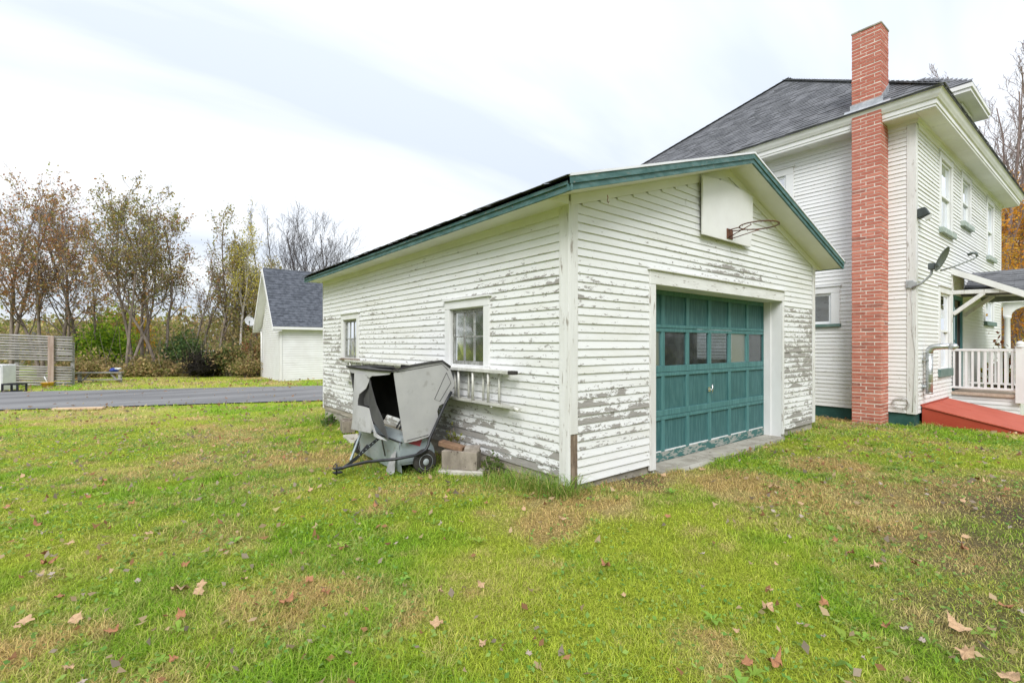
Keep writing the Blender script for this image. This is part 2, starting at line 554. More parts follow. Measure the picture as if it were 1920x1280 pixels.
M["bark_bare"] = mottled("slate_bark", (0.072, 0.064, 0.070), (0.135, 0.122, 0.128), 3, 0.95, 0.5, (3, 3, 0.6))
M["bark_birch"] = mottled("birch_bark", (0.34, 0.31, 0.28), (0.52, 0.49, 0.45), 3, 0.8, 0.3, (1, 1, 4), c3=(0.08, 0.07, 0.06))
M["bark_pink"] = mottled("pinkish_bark", (0.17, 0.125, 0.12), (0.29, 0.225, 0.215), 3, 0.9, 0.4, (2, 2, 0.6))
M["brush"] = mottled("dark_brush", (0.010, 0.008, 0.007), (0.030, 0.025, 0.020), 4, 0.95, 0.5)
M["blue"] = mottled("blue_tarp", (0.02, 0.04, 0.20), (0.03, 0.06, 0.28), 5, 0.5, 0.2)
M["yellow"] = mottled("yellow_plastic", (0.62, 0.33, 0.04), (0.70, 0.42, 0.06), 5, 0.5, 0)


def plain_lawn():
    t = NT("lawn_soil")
    c = t.n("ShaderNodeAttribute", attribute_name="Col").outputs["Color"]
    v = t.n("ShaderNodeTexCoord").outputs["Object"]
    f = t.noise(v, 55, 6, 0.75)
    g = t.noise(v, 7, 5, 0.7)
    c = t.mix(t.step(f, 0.35, 0.7), t.mix(0.75, c, (0.22, 0.24, 0.12), "MULTIPLY"), c)
    c = t.mix(t.math("MULTIPLY", t.step(g, 0.55, 0.75), 0.25), c, (0.22, 0.17, 0.09))
    t.base(c)
    t.rough(0.95, 0.1)
    t.bump(t.math("ADD", f, t.math("MULTIPLY", g, 0.7)), 0.8, 0.04)
    return t.m


M["lawn"] = plain_lawn()


def brick_mat():
    t = NT("red_brick")
    v = t.coord((1, 1, 1))
    r = t.n("ShaderNodeObjectInfo").outputs["Random"]
    rp = t.n("ShaderNodeValToRGB", {0: r})
    el = rp.color_ramp.elements
    el[0].position, el[0].color = 0.0, (0.33, 0.100, 0.074, 1)
    el[1].position, el[1].color = 1.0, (0.54, 0.200, 0.145, 1)
    e2 = el.new(0.5)
    e2.color = (0.455, 0.148, 0.106, 1)
    e3 = el.new(0.10)
    e3.color = (0.42, 0.135, 0.098, 1)
    el[0].color = (0.26, 0.10, 0.08, 1)
    c = t.mix(t.math("MULTIPLY", t.step(t.noise(v, 14, 5, 0.6), 0.4, 0.75), 0.5), rp.outputs[0], (0.50, 0.24, 0.18))
    c = t.mix(t.math("MULTIPLY", t.step(t.noise(v, 6, 4, 0.6), 0.62, 0.8), 0.4), c, (0.20, 0.08, 0.06))
    t.base(c)
    t.rough(0.9, 0.2)
    t.bump(t.noise(v, 70, 5, 0.7), 0.6, 0.006)
    return t.m


M["brick"] = brick_mat()


# ------------------------------------------------------------------ ground
def road_near(x):
    return 11.37 - (x - 1.26) * 0.4235


def road_far(x):
    return 16.6 - (x - 2.85) * 0.4577


def gz(x, y, bumps=True):
    x = np.asarray(x, float)
    y = np.asarray(y, float)
    z = -0.10 - 0.15 * ss(0.5, 7.5, y) - 0.06 * ss(8.5, 11, y) - 0.06 * ss(2, 9, x) * (1 - ss(2, 6, y))
    z = z + 0.05 * np.exp(-(((x - 0.15) / 0.75) ** 2) - ((y + 0.25) / 0.8) ** 2)
    z = z - 0.06 * ss(1.3, 1.5, x) * (1 - ss(4.7, 4.9, x)) * ss(-0.16, -0.06, y) * (1 - ss(0.3, 0.5, y))
    if bumps:
        inroad = ss(road_near(x) - 0.4, road_near(x) + 0.2, y) * (1 - ss(road_far(x) - 0.2, road_far(x) + 0.5, y))
        z = z + (fbm(x * 0.9, y * 0.9, 5, 3) - 0.5) * 0.05 * (1 - inroad) - 0.03 * inroad
    return z


# named worn places on the lawn: x, y, radius, strength  (dead straw-coloured turf)
DRY = [(0.2, -2.6, 0.5, 0.45), (1.3, -2.3, 0.6, 0.4), (2.6, -2.2, 0.7, 0.45), (1.68, -0.88, 0.45, 1.0), (1.40, -1.0, 0.35, 1.0), (1.98, -0.68, 0.3, 0.9), (-0.66, -0.47, 0.33, 0.9), (0.0, -0.53, 0.33, 0.75), (3.43, -1.08, 0.45, 0.95), (3.0, -0.95, 0.3, 0.7), (3.1, -2.4, 0.6, 0.6),
       (4.9, -1.2, 0.35, 0.6), (0.75, -0.16, 0.35, 1.0), (1.15, -0.12, 0.25, 1.0), (-1.15, 1.1, 0.55, 0.55),
       (-1.6, 3.2, 0.8, 0.55), (-2.2, 2.2, 0.7, 0.45), (-3.2, 4.2, 0.9, 0.5), (-0.6, 0.7, 0.3, 0.5), (-1.6, -0.9, 0.5, 0.35),
       (-2.6, -0.3, 0.5, 0.4), (-3.0, 1.2, 0.6, 0.4), (6.2, -2.4, 0.7, 0.5), (0.9, -1.6, 0.4, 0.3)]
# thin turf with soil and shredded leaves showing, towards the lower right
BARE = [(0.3, -2.85, 0.6, 0.75), (0.95, -2.7, 0.55, 0.7), (-0.25, -2.95, 0.45, 0.5), (1.9, -2.6, 0.6, 0.6), (1.55, -2.9, 0.8, 0.85), (2.6, -3.0, 1.1, 1.0), (1.0, -3.2, 0.5, 0.6), (3.9, -2.9, 0.9, 0.7), (0.9, -0.10, 0.4, 0.9), (1.25, -2.45, 0.35, 0.5), (0.2, -3.4, 0.3, 0.3)]


def blobs(lst, x, y, wob):
    f = np.zeros_like(np.asarray(x, float))
    for (bx, by, r, s) in lst:
        d = np.hypot(x - bx, y - by) / r
        f = np.maximum(f, s * np.clip(1.35 - d * (0.7 + 0.75 * wob), 0, 1))
    return f


def turf(x, y):
    """dryness, bareness and lushness fields of the lawn"""
    w = fbm(x * 2.3, y * 2.3, 31, 4)
    dry = blobs(DRY, x, y, w)
    base = fbm(x * 0.55 + 3, y * 0.55, 41, 4)
    mid = fbm(x * 1.9, y * 1.9, 51, 3)
    fin = fbm(x * 6.5, y * 6.5, 52, 2)
    d2 = 2.4 * np.clip(base - 0.49, 0, 1) + 2.6 * np.clip(mid - 0.53, 0, 1) + 1.6 * np.clip(fin - 0.55, 0, 1)
    dry = np.clip(np.maximum(dry, 0) + d2, 0, 1)
    bare = np.clip(blobs(BARE, x, y, w) + 0.5 * np.clip(fbm(x * 3.1, y * 3.1, 53, 3) - 0.62, 0, 1), 0, 1)
    lush = np.clip((0.6 * fbm(x * 0.8 - 7, y * 0.8 + 2, 61, 3) + 0.4 * fbm(x * 3.0, y * 3.0, 62, 3) - 0.42) * 5.0, 0, 1)
    return dry, bare, lush


G_DEEP, G_MID, G_LIME, G_STRAW, G_RUST, SOIL = [np.array(c) for c in ((0.145, 0.325, 0.022), (0.325, 0.525, 0.036), (0.545, 0.615, 0.068), (0.78, 0.63, 0.28), (0.66, 0.44, 0.18), (0.17, 0.13, 0.085))]


def turf_colour(x, y, jit):
    dry, bare, lush = turf(x, y)
    a = (1 - lush)[:, None]
    c = G_MID * (1 - a * 0.85) + G_LIME * a * 0.85
    deep = np.clip(jit[:, 0] - 0.50 + 0.25 * (lush - 0.5), 0, 1)[:, None] * 1.5
    c = c * (1 - deep) + G_DEEP * deep
    st = np.clip(dry * 1.25 + (jit[:, 1] - 0.68) * 1.0, 0, 1)[:, None]
    straw = G_STRAW * (0.6 + 0.55 * jit[:, 2:3])
    rust = np.clip((dry - 0.55) * 2.0, 0, 0.5)[:, None] * (fbm(x * 3, y * 3, 71, 2) > 0.42)[:, None]
    straw = straw * (1 - rust) + G_RUST * rust
    c = c * (1 - st) + straw * st
    return c, dry, bare


def ground():
    def axis(a, b, lo, hi, fine, coarse):
        out = list(np.arange(lo, hi, fine))
        s, p = fine, lo
        L_ = []
        while p > a:
            s = min(s * 1.18, coarse)
            p -= s
            L_.append(p)
        s, p = fine, hi
        H_ = []
        while p < b:
            s = min(s * 1.18, coarse)
            H_.append(p)
            p += s
        return np.array(sorted(L_) + out + H_ + [b])

    xs = axis(-400, 400, -6, 9, 0.13, 40)
    ys = axis(-200, 600, -4.5, 10, 0.13, 40)
    X, Y = np.meshgrid(xs, ys)
    x, y = X.ravel(), Y.ravel()
    v = np.stack([x, y, gz(x, y)], 1)
    nx, ny = len(xs), len(ys)
    i = np.arange((nx - 1) * (ny - 1))
    a = (i // (nx - 1)) * nx + i % (nx - 1)
    f = np.stack([a, a + 1, a + nx + 1, a + nx], 1)
    c, dry, bare = turf_colour(x, y, np.full((len(x), 3), 0.5))
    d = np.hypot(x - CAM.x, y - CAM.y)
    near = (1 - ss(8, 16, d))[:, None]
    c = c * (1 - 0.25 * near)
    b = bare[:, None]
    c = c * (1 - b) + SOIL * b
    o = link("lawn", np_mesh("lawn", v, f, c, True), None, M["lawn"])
    tag(o, kind="structure")
    # driveway
    xs = np.arange(-60, 40, 0.5)
    n = 9
    V, Fq = [], []
    for k, xx in enumerate(xs):
        wob0 = 0.10 * (fbm(np.array([xx * 1.3]), np.array([2.0]), 81, 3)[0] - 0.5)
        y0, y1 = road_near(xx) + wob0, road_far(xx) - wob0
        for j in range(n):
            t = j / (n - 1)
            V.append((xx, y0 + (y1 - y0) * t, float(gz(xx, y0 + (y1 - y0) * t, False)) + 0.012 + 0.03 * math.sin(math.pi * t)))
    for k in range(len(xs) - 1):
        for j in range(n - 1):
            a = k * n + j
            Fq.append((a, a + n, a + n + 1, a + 1))
    o = link("driveway", np_mesh("driveway", V, Fq, None, True), None, M["asphalt"])
    tag(o, kind="structure")


ground()

# things grass must not grow through: boxes in plan (x0,x1,y0,y1)
HOUSE_O = Vector((8.07, -1.0, 0))
HOUSE_RZ = R(-1.317)
NO_GRASS = [(-0.02, 6.12, -0.0, 7.35), (8.05, 18, -1.05, 8), (1.45, 4.75, -0.07, 0.3), (1.72, 2.42, -0.19, -0.0), (2.9, 4.1, -0.13, 0), (8.4, 10.6, -2.55, -1), (2.1, 8, 20.3, 25)]


def grow_ok(x, y):
    ok = np.ones(len(x), bool)
    for (a, b, c, d) in NO_GRASS:
        ok &= ~((x > a) & (x < b) & (y > c) & (y < d))
    ok &= ~((y > road_near(x) - 0.02) & (y < road_far(x) + 0.02))
    return ok


def scatter(n, d0, d1, margin=1.12, power=2.0):
    """n points on the ground in the wedge the photograph looks over"""
    d = (rng.random(n) * (d1 ** power - d0 ** power) + d0 ** power) ** (1 / power)
    k = (rng.random(n) * 2 - 1) * 1.0714 * margin
    r = k * d
    x = CAM.x + d * FWD.x + r * FWD.y
    y = CAM.y + d * FWD.y - r * FWD.x
    return x, y, d


def grass():
    X, Y, Hh, W = [], [], [], []
    for (n, d0, d1, w, h) in ((150000, 1.6, 3.4, 0.0034, 0.030), (140000, 3.4, 6.0, 0.0052, 0.031), (100000, 6.0, 10.5, 0.010, 0.034), (55000, 10.5, 24, 0.026, 0.045)):
        x, y, d = scatter(n, d0, d1)
        X.append(x)
        Y.append(y)
        Hh.append(np.full(n, h))
        W.append(np.full(n, w))
    x, y, h, w = map(np.concatenate, (X, Y, Hh, W))
    dry, bare, lush = turf(x, y)
    keep = grow_ok(x, y) & (rng.random(len(x)) > bare * 0.72)
    x, y, h, w, dry, bare, lush = [a[keep] for a in (x, y, h, w, dry, bare, lush)]
    n = len(x)
    clump = fbm(x * 5, y * 5, 91, 3)
    h = h * (0.4 + 1.0 * rng.random(n) ** 1.5) * (0.35 + 1.3 * clump) * (1 - 0.35 * bare) * (0.9 + 0.5 * lush)
    # uncut fringe beside the walls
    wall = np.minimum(np.where((y > -0.2) & (y < 7.4) & (x < 0), np.abs(x), 9), np.where((x > -0.1) & (x < 6.1) & (y < 0), np.abs(y) + 0.12, 9))
    wall = np.minimum(wall, np.where((y < -0.9) & (y > -1.7) & (x > 6.5) & (x < 8.4), np.abs(y + 1.2) + .1, 9))
    h = h * (1 + 2.0 * np.clip(1 - wall / 0.28, 0, 1) * rng.random(n))
    ang = rng.random(n) * 2 * math.pi
    dx, dy = np.cos(ang), np.sin(ang)
    lean = h * (0.35 + 1.5 * rng.random(n))
    z = gz(x, y) - 0.004
    sx, sy = -dy * w * 0.5, dx * w * 0.5
    V = np.zeros((n, 5, 3), np.float32)
    V[:, 0] = np.stack([x - sx, y - sy, z], 1)
    V[:, 1] = np.stack([x + sx, y + sy, z], 1)
    mx, my, mz = x + dx * lean * 0.33, y + dy * lean * 0.33, z + h * 0.62
    V[:, 2] = np.stack([mx - sx * 0.8, my - sy * 0.8, mz], 1)
    V[:, 3] = np.stack([mx + sx * 0.8, my + sy * 0.8, mz], 1)
    V[:, 4] = np.stack([x + dx * lean, y + dy * lean, z + h * (0.75 + 0.25 * rng.random(n))], 1)
    b = np.arange(n)[:, None] * 5
    Fc = np.concatenate([b + [0, 1, 3], b + [0, 3, 2], b + [2, 3, 4]])
    c, _, _ = turf_colour(x, y, rng.random((n, 3)))
    c = c * (0.72 + 0.5 * rng.random(n))[:, None]
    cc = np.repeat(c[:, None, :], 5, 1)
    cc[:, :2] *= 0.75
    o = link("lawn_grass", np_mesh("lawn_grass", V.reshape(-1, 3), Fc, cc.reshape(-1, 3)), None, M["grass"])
    tag(o, "short autumn lawn grass, green with dry straw patches", "grass", kind="stuff")
    # clover and small broad-leaved weeds between the blades
    x, y, d = scatter(26000, 1.6, 9.0, power=1.6)
    keep = grow_ok(x, y) & (fbm(x * 1.3, y * 1.3, 101, 3) > 0.44)
    x, y, d = x[keep], y[keep], d[keep]
    n = len(x)
    s = (0.007 + 0.010 * rng.random(n)) * (1 + d * 0.05)
    ctr = np.stack([x, y, gz(x, y) + 0.012 + 0.03 * rng.random(n)], 1)
    v, f = leaf_quads(ctr, s, flat=0.75)
    jit = rng.random((n, 1))
    c = (np.array((0.12, 0.27, 0.05)) * jit + np.array((0.28, 0.38, 0.09)) * (1 - jit)) * (0.8 + 0.5 * rng.random((n, 1)))
    o = link("lawn_clover", np_mesh("lawn_clover", v, f, np.repeat(c, 4, 0)), None, M["grass"])
    tag(o, "low clover and broad-leaved weeds among the lawn grass", "weeds", kind="stuff")


def lawn_weeds():
    V, Fq, C_ = [], [], []
    g_ = np.random.default_rng(909)
    x, y, d = scatter(230, 1.7, 7.5, 1.0, 1.6)
    ok = grow_ok(x, y) & (fbm(x * 0.9, y * 0.9, 121, 3) > 0.45)
    for (a, b) in zip(x[ok], y[ok]):
        z0 = float(gz(a, b))
        k = int(g_.integers(4, 9))
        ln = g_.uniform(0.035, 0.085)
        col = np.array((0.20, 0.36, 0.06)) * g_.uniform(0.7, 1.3) + np.array((0.10, 0.05, 0.0)) * g_.random()
        a0 = g_.random() * 6.28
        for i in range(k):
            an = a0 + 6.28 * i / k + g_.normal() * 0.25
            l_ = ln * g_.uniform(0.6, 1.15)
            w_ = l_ * g_.uniform(0.12, 0.24)
            c, s_ = math.cos(an), math.sin(an)
            up = g_.uniform(0.25, 0.7)
            base = len(V)
            for (t, ww, h) in ((0.05, 0.25, 0.01), (0.55, 1.0, 0.022 + up * l_ * 0.5), (1.0, 0.12, 0.02 + up * l_ * 0.45)):
                for sg in (-1, 1):
                    V.append((a + c * l_ * t - s_ * w_ * ww * sg, b + s_ * l_ * t + c * w_ * ww * sg, z0 + h))
                    C_.append(col)
            Fq += [(base, base + 1, base + 3, base + 2), (base + 2, base + 3, base + 5, base + 4)]
    o = link("lawn_weeds", np_mesh("lawn_weeds", V, Fq, np.array(C_)), None, M["grass"])
    tag(o, "plantain and dandelion rosettes scattered through the lawn", "weeds", kind="stuff")


def leaf_quads(ctr, size, flat=0.0, aspect=0.62, fold=0.0):
    """rhombic leaf-sized faces round the given centres; flat 0 = any direction, 1 = lying"""
    n = len(ctr)
    nrm = rng.normal(size=(n, 3))
    nrm[:, 2] = nrm[:, 2] * (1 - flat) + flat * 2.5
    nrm /= np.linalg.norm(nrm, axis=1)[:, None]
    a = np.cross(nrm, rng.normal(size=(n, 3)))
    a /= np.linalg.norm(a, axis=1)[:, None]
    b = np.cross(nrm, a)
    s = np.asarray(size)
    s = np.full(n, s) if s.ndim == 0 else s
    s = s[:, None]
    v = np.stack([ctr - a * s, ctr + b * s * aspect + a * s * 0.1, ctr + a * s, ctr - b * s * aspect + a * s * 0.1], 1)
    if fold:
        k = (rng.random((n, 1)) - 0.15) * fold * s
        v[:, 0] += nrm * k
        v[:, 2] += nrm * k * rng.random((n, 1))
        v[:, 1] += nrm * k * (rng.random((n, 1)) - 0.6)
    f = np.arange(n * 4).reshape(n, 4)
    return v.reshape(-1, 3), f


grass()
lawn_weeds()


# ------------------------------------------------------------------ clapboards
def clapboards(wall, pl, z0, z1, ex, span, openings, wear, mat, thick=0.016, o0=0.0, seg=0.30, joint=0.0, name="clapboard", sag=0.0025, rise=None):
    """one object per board. span(z)->(u0,u1); openings: (u0,u1,z0,z1); wear(u,z)->0..1; returns the number made"""
    n = int(round((z1 - z0) / ex))
    made = 0
    for i in range(n):
        zb = z0 + i * ex
        zt = zb + ex
        zm = (zb + zt) / 2
        a, b = span(zb + 0.2 * ex)
        if b - a < 0.06:
            continue
        ivs = [(a, b)]
        for (p, q, r, s) in openings:
            if zm > r and zm < s:
                nx = []
                for (c, d) in ivs:
                    if p > c:
                        nx.append((c, min(d, p)))
                    if q < d:
                        nx.append((max(c, q), d))
                ivs = [(c, d) for c, d in nx if d - c > 0.03]
        out = []
        for (c, d) in ivs:
            if joint and d - c > 2.4 and random.random() < joint:
                m = random.uniform(c + 0.7, d - 0.7)
                out += [(c, m - 0.0015), (m + 0.0015, d)]
            else:
                out.append((c, d))
        for (c, d) in out:
            k = max(1, int((d - c) / seg))
            dz = random.uniform(-sag, sag)
            tl = random.uniform(-sag, sag) * 0.8
            tk = thick * random.uniform(0.85, 1.2)
            V, UV, W = [], [], []
            for j in range(k + 1):
                u = c + (d - c) * j / k
                zz = zb + dz + tl * (2 * j / k - 1) + random.uniform(-0.0007, 0.0007)
                zu = zt + 0.012
                lo, hi = span(zt)[0], span(zt)[1]
                # in a gable the top corners run under the rake board
                V += [pl.at(u, zz, o0 + 0.001), pl.at(u, zz, o0 + tk), pl.at(u, zu, o0 + 0.003)]
                UV += [(u, 0.0), (u, 0.02), (u, 1.0)]
                W += [wear(u, zb)] * 3
            Fs = []
            fl = pl.u.cross(pl.n).z < 0
            for j in range(k):
                p = j * 3
                for q in ((p, p + 3, p + 4, p + 1), (p + 1, p + 4, p + 5, p + 2)):
                    Fs.append(q if fl else q[::-1])
            e1, e2 = (0, 1, 2), (k * 3, k * 3 + 2, k * 3 + 1)
            Fs += [e1, e2] if fl else [e1[::-1], e2[::-1]]
            me = bpy.data.meshes.new(name)
            me.from_pydata([tuple(q) for q in V], [], Fs)
            uvl = me.uv_layers.new(name="UVMap")
            for lp in me.loops:
                uvl.data[lp.index].uv = UV[lp.vertex_index]
            at = me.attributes.new("wear", "FLOAT", "POINT")
            at.data.foreach_set("value", W)
            me.update()
            link(name, me, wall, mat)
            made += 1
    return made


def wall_mesh(pl, u0, u1, z0, z1, th, openings):
    """sheathing with real openings; inner side at -th"""
    mb = MB()
    us = sorted({u0, u1, *[v for o in openings for v in o[:2] if u0 < v < u1]})
    zs = sorted({z0, z1, *[v for o in openings for v in o[2:] if z0 < v < z1]})
    for a, b in zip(us, us[1:]):
        for c, d in zip(zs, zs[1:]):
            um, zm = (a + b) / 2, (c + d) / 2
            if any(o[0] < um < o[1] and o[2] < zm < o[3] for o in openings):
                continue
            pl.box(mb, a, b, c, d, -th, 0)
    return mb


def window(parent, pl, g, trim, cols, rows, mats, sill=None, depth=0.05, cap=True, two_sash=False, name="window", pane_mat=None, top_trim=None, blind=None):
    """g = clear opening (u0,u1,z0,z1). casing proud of the boards, sash and panes set back"""
    u0, u1, z0, z1 = g
    tm, sm, gm = mats
    tw = trim
    tt = top_trim or trim
    mb = MB()
    zc = z0 - 0.0
    pl.box(mb, u0 - tw, u0, zc, z1, 0.001, 0.034)
    pl.box(mb, u1, u1 + tw, zc, z1, 0.001, 0.034)
    pl.box(mb, u0 - tw, u1 + tw, z1 + 0.0005, z1 + tt, 0.001, 0.037)
    w = mb.build(name, tm, parent, 0.003)
    if cap:
        c = MB()
        pl.box(c, u0 - tw - 0.03, u1 + tw + 0.03, z1 + tt + 0.001, z1 + tt + 0.022, 0.0, 0.062)
        c.build("drip_cap", tm, w)
    if sill:
        s = MB()
        sh, so, smat = sill
        pl.box(s, u0 - tw - 0.02, u1 + tw + 0.02, z0 - sh, z0 - 0.001, 0.001, so)
        s.build("sill", smat, w, 0.003)
    # reveal
    rv = MB()
    for (a, b, c_, d) in ((u0, u0 + 0.012, z0, z1), (u1 - 0.012, u1, z0, z1), (u0 + 0.012, u1 - 0.012, z1 - 0.012, z1), (u0 + 0.012, u1 - 0.012, z0, z0 + 0.012)):
        pl.box(rv, a, b, c_, d, -depth - 0.04, 0.0)
    rv.build("reveal", tm, w)
    halves = [(z0 + 0.012, z1 - 0.012, 0.0)]
    if two_sash:
        zm = (z0 + z1) / 2
        halves = [(z0 + 0.012, zm + 0.02, -0.02), (zm - 0.02, z1 - 0.012, 0.008)]
    a0, a1 = u0 + 0.012, u1 - 0.012
    sw = 0.038
    for hi, (c0, c1, off) in enumerate(halves):
        o1 = -0.012 + off
        s = MB()
        pl.box(s, a0, a0 + sw, c0, c1, o1 - 0.03, o1)
        pl.box(s, a1 - sw, a1, c0, c1, o1 - 0.03, o1)
        pl.box(s, a0 + sw, a1 - sw, c1 - sw, c1, o1 - 0.03, o1)
        pl.box(s, a0 + sw, a1 - sw, c0, c0 + sw * 1.2, o1 - 0.03, o1)
        b0, b1, e0, e1 = a0 + sw, a1 - sw, c0 + sw * 1.2, c1 - sw
        mw = 0.009
        for i in range(1, cols):
            u = b0 + (b1 - b0) * i / cols
            pl.box(s, u - mw, u + mw, e0, e1, o1 - 0.026, o1 - 0.006)
        for j in range(1, rows):
            z = e0 + (e1 - e0) * j / rows
            pl.box(s, b0, b1, z - mw, z + mw, o1 - 0.025, o1 - 0.008)
        s.build("sash", sm, w)
        for i in range(cols):
            for j in range(rows):
                p = MB()
                ua, ub = b0 + (b1 - b0) * i / cols + 0.003, b0 + (b1 - b0) * (i + 1) / cols - 0.003
                za, zb = e0 + (e1 - e0) * j / rows + 0.003, e0 + (e1 - e0) * (j + 1) / rows - 0.003
                tl = random.uniform(-0.0015, 0.0015)
                pts = [pl.at(ua, za, o1 - 0.018 + tl), pl.at(ub, za, o1 - 0.018 - tl), pl.at(ub, zb, o1 - 0.018 + tl), pl.at(ua, zb, o1 - 0.018 - tl)]
                p.poly(pts, [(0, 1, 2, 3)])
                p.build("pane", gm, w)
    if blind:
        bl = MB()
        pl.box(bl, u0 + 0.03, u1 - 0.03, z1 - (z1 - z0) * blind, z1 - 0.02, -depth - 0.075, -depth - 0.07)
        bl.build("roller_blind", M["blind"], w)
    return w


# ------------------------------------------------------------------ garage
GW, GL, GH = 6.08, 7.30, 2.72
OV = 0.357
SLOPE = 0.306


def roof_z(x):
    return 2.782 + SLOPE * (min(x, GW - x) + OV)


garage = empty("garage", (0, 0, 0), 0, "white clapboard garage with peeling paint and green overhead door", "garage")
PL = Plane((0, 0, 0), (0, 1, 0), (-1, 0, 0))
PF = Plane((0, 0, 0), (1, 0, 0), (0, -1, 0))
W1 = (1.37, 2.13, 1.09, 1.805)
W2 = (5.37, 6.07, 1.09, 1.825)
DOOR = (1.366, 4.74, -0.12, 2.03)

# foundation
mb = MB()
mb.box((0.02, 0.02, -0.5), (0.17, GL, 0.0)).box((0.17, 0.02, -0.5), (DOOR[0] - 0.05, 0.17, 0.0)).box((DOOR[1] + 0.05, 0.02, -0.5), (GW - 0.02, 0.17, 0.0)).box((GW - 0.17, 0.17, -0.5), (GW - 0.02, GL, 0.0)).box((0.17, GL - 0.15, -0.5), (GW - 0.17, GL, 0.0))
mb.build("foundation", M["concrete"], garage)
mb = MB()
mb.box((0.18, 0.30, -0.2), (GW - 0.18, GL - 0.16, -0.09))
mb.build("floor", M["concrete"], garage)
mb = MB()
mb.box((-0.001, 0.115, -0.03), (0.03, GL, 0.055))
mb.build("sill_board", M["greyboard"], garage)


def left_wear(u, z):
    w = 0.30 + 0.30 * float(vnoise(u * 1.3, z * 4.2, 3))
    w += 0.40 * max(0, 1 - z / 0.55) + 0.16 * math.exp(-((z - 1.55) / 0.25) ** 2) * (u < 2.4) + 0.22 * float(ss(3.0, 6.5, u)) * (0.5 < z < 1.9)
    w += 0.20 * max(0, 1 - z / 1.2) - 0.22 * float(ss(1.9, 2.4, z))
    w += 0.35 * math.exp(-(((u - 0.6) / 0.8) ** 2 + ((z - 2.0) / 0.16) ** 2))
    return min(1, max(0, w))


lw = wall_mesh(PL, 0.0, GL, 0.0, GH, 0.10, [W1, W2]).build("left_wall", M["inside"], garage)
clapboards(lw, PL, 0.062, 2.60, 0.0819, lambda z: (0.112, GL), [(W1[0] - 0.10, W1[1] + 0.11, W1[2] - 0.03, W1[3] + 0.09), (W2[0] - 0.09, W2[1] + 0.11, W2[2] - 0.03, W2[3] + 0.09)], left_wear, M["clap"], 0.017, joint=0.3)
mb = MB()
PL.box(mb, 0.112, GL, 2.600, 2.715, 0.001, 0.024)
mb.build("frieze_board", M["soffit"], garage)


def front_wear(u, z):
    n = float(vnoise(u * 1.1, z * 2.5, 9))
    w = 0.14 + 0.20 * n
    w += 0.62 * float(ss(4.6, 4.85, u)) * (z < 1.95) * (0.65 + 0.5 * n)  # right of the door the paint is nearly gone
    w += 0.80 * math.exp(-(((z - 0.60) / 0.36) ** 2)) * (u < 1.4) * (0.5 + 0.8 * n)
    w += 0.30 * math.exp(-(((z - 1.75) / 0.3) ** 2)) * (u < 1.4) * (0.4 + n)
    w += 0.60 * math.exp(-(((z - 2.33) / 0.15) ** 2) - ((u - 3.2) / 1.4) ** 2)
    w += 0.25 * math.exp(-(((z - 2.6) / 0.1) ** 2) - ((u - 2.2) / 0.7) ** 2)
    w -= 0.25 * float(ss(2.6, 2.85, z)) + 0.15 * (z < 0.3) * (u < 1.4)
    return min(1, max(0, w))


def gable_span(z):
    # siding between the corner boards, then under the sloping rake
    a = 0.103
    zz = z - 2.60
    if zz > 0:
        a = max(a, (z - (roof_z(0) - 0.135 - 0.09)) / SLOPE)
    return a, GW - a


fw = wall_mesh(PF, 0.10, GW - 0.10, 0.0, GH, 0.10, [DOOR]).build("front_wall", M["inside"], garage)
mb = MB()
pk = roof_z(GW / 2) - 0.13
zl = roof_z(0.10) - 0.13
mb.poly([(0.10, 0, GH), (GW - 0.10, 0, GH), (GW - 0.1, 0, zl), (GW / 2, 0, pk), (0.1, 0, zl), (0.10, 0.1, GH), (GW - 0.10, 0.1, GH), (GW - 0.1, 0.1, zl), (GW / 2, 0.1, pk), (0.1, 0.1, zl)],
        [(0, 1, 2, 3, 4), (9, 8, 7, 6, 5), (2, 7, 8, 3), (3, 8, 9, 4)])
mb.build("gable_sheathing", M["inside"], garage)
clapboards(fw, PF, 0.0, 3.60, 0.0819, gable_span, [(DOOR[0] - 0.11, DOOR[1] + 0.065, -0.2, 2.18)], front_wear, M["clap"], 0.017, joint=0.25)

# corner boards
mb = MB()
PL.box(mb, -0.022, 0.11, 0.0, 2.715, 0.0, 0.026)
cbl = mb.build("corner_board", M["trim_worn"], garage, 0.003)
mb = MB()
PF.box(mb, 0.0, 0.102, 0.49, 2.70, 0.0, 0.022)
mb.build("corner_board", M["trim_worn"], garage, 0.003)
mb = MB()
for i in range(6):
    a = 0.001 + i * 0.0168
    PF.box(mb, a, a + 0.0162, -0.02 - 0.03 * random.random(), 0.488 - 0.012 * random.random(), 0.0, 0.010 + 0.010 * random.random())
o = mb.build("corner_post", M["rot"], garage)
o["label"] = "rotten bare brown foot of the corner board"
mb = MB()
PF.box(mb, GW - 0.09, GW + 0.022, 0.0, 2.70, 0.0, 0.022)
mb.build("corner_board", M["trim_worn"], garage, 0.003)
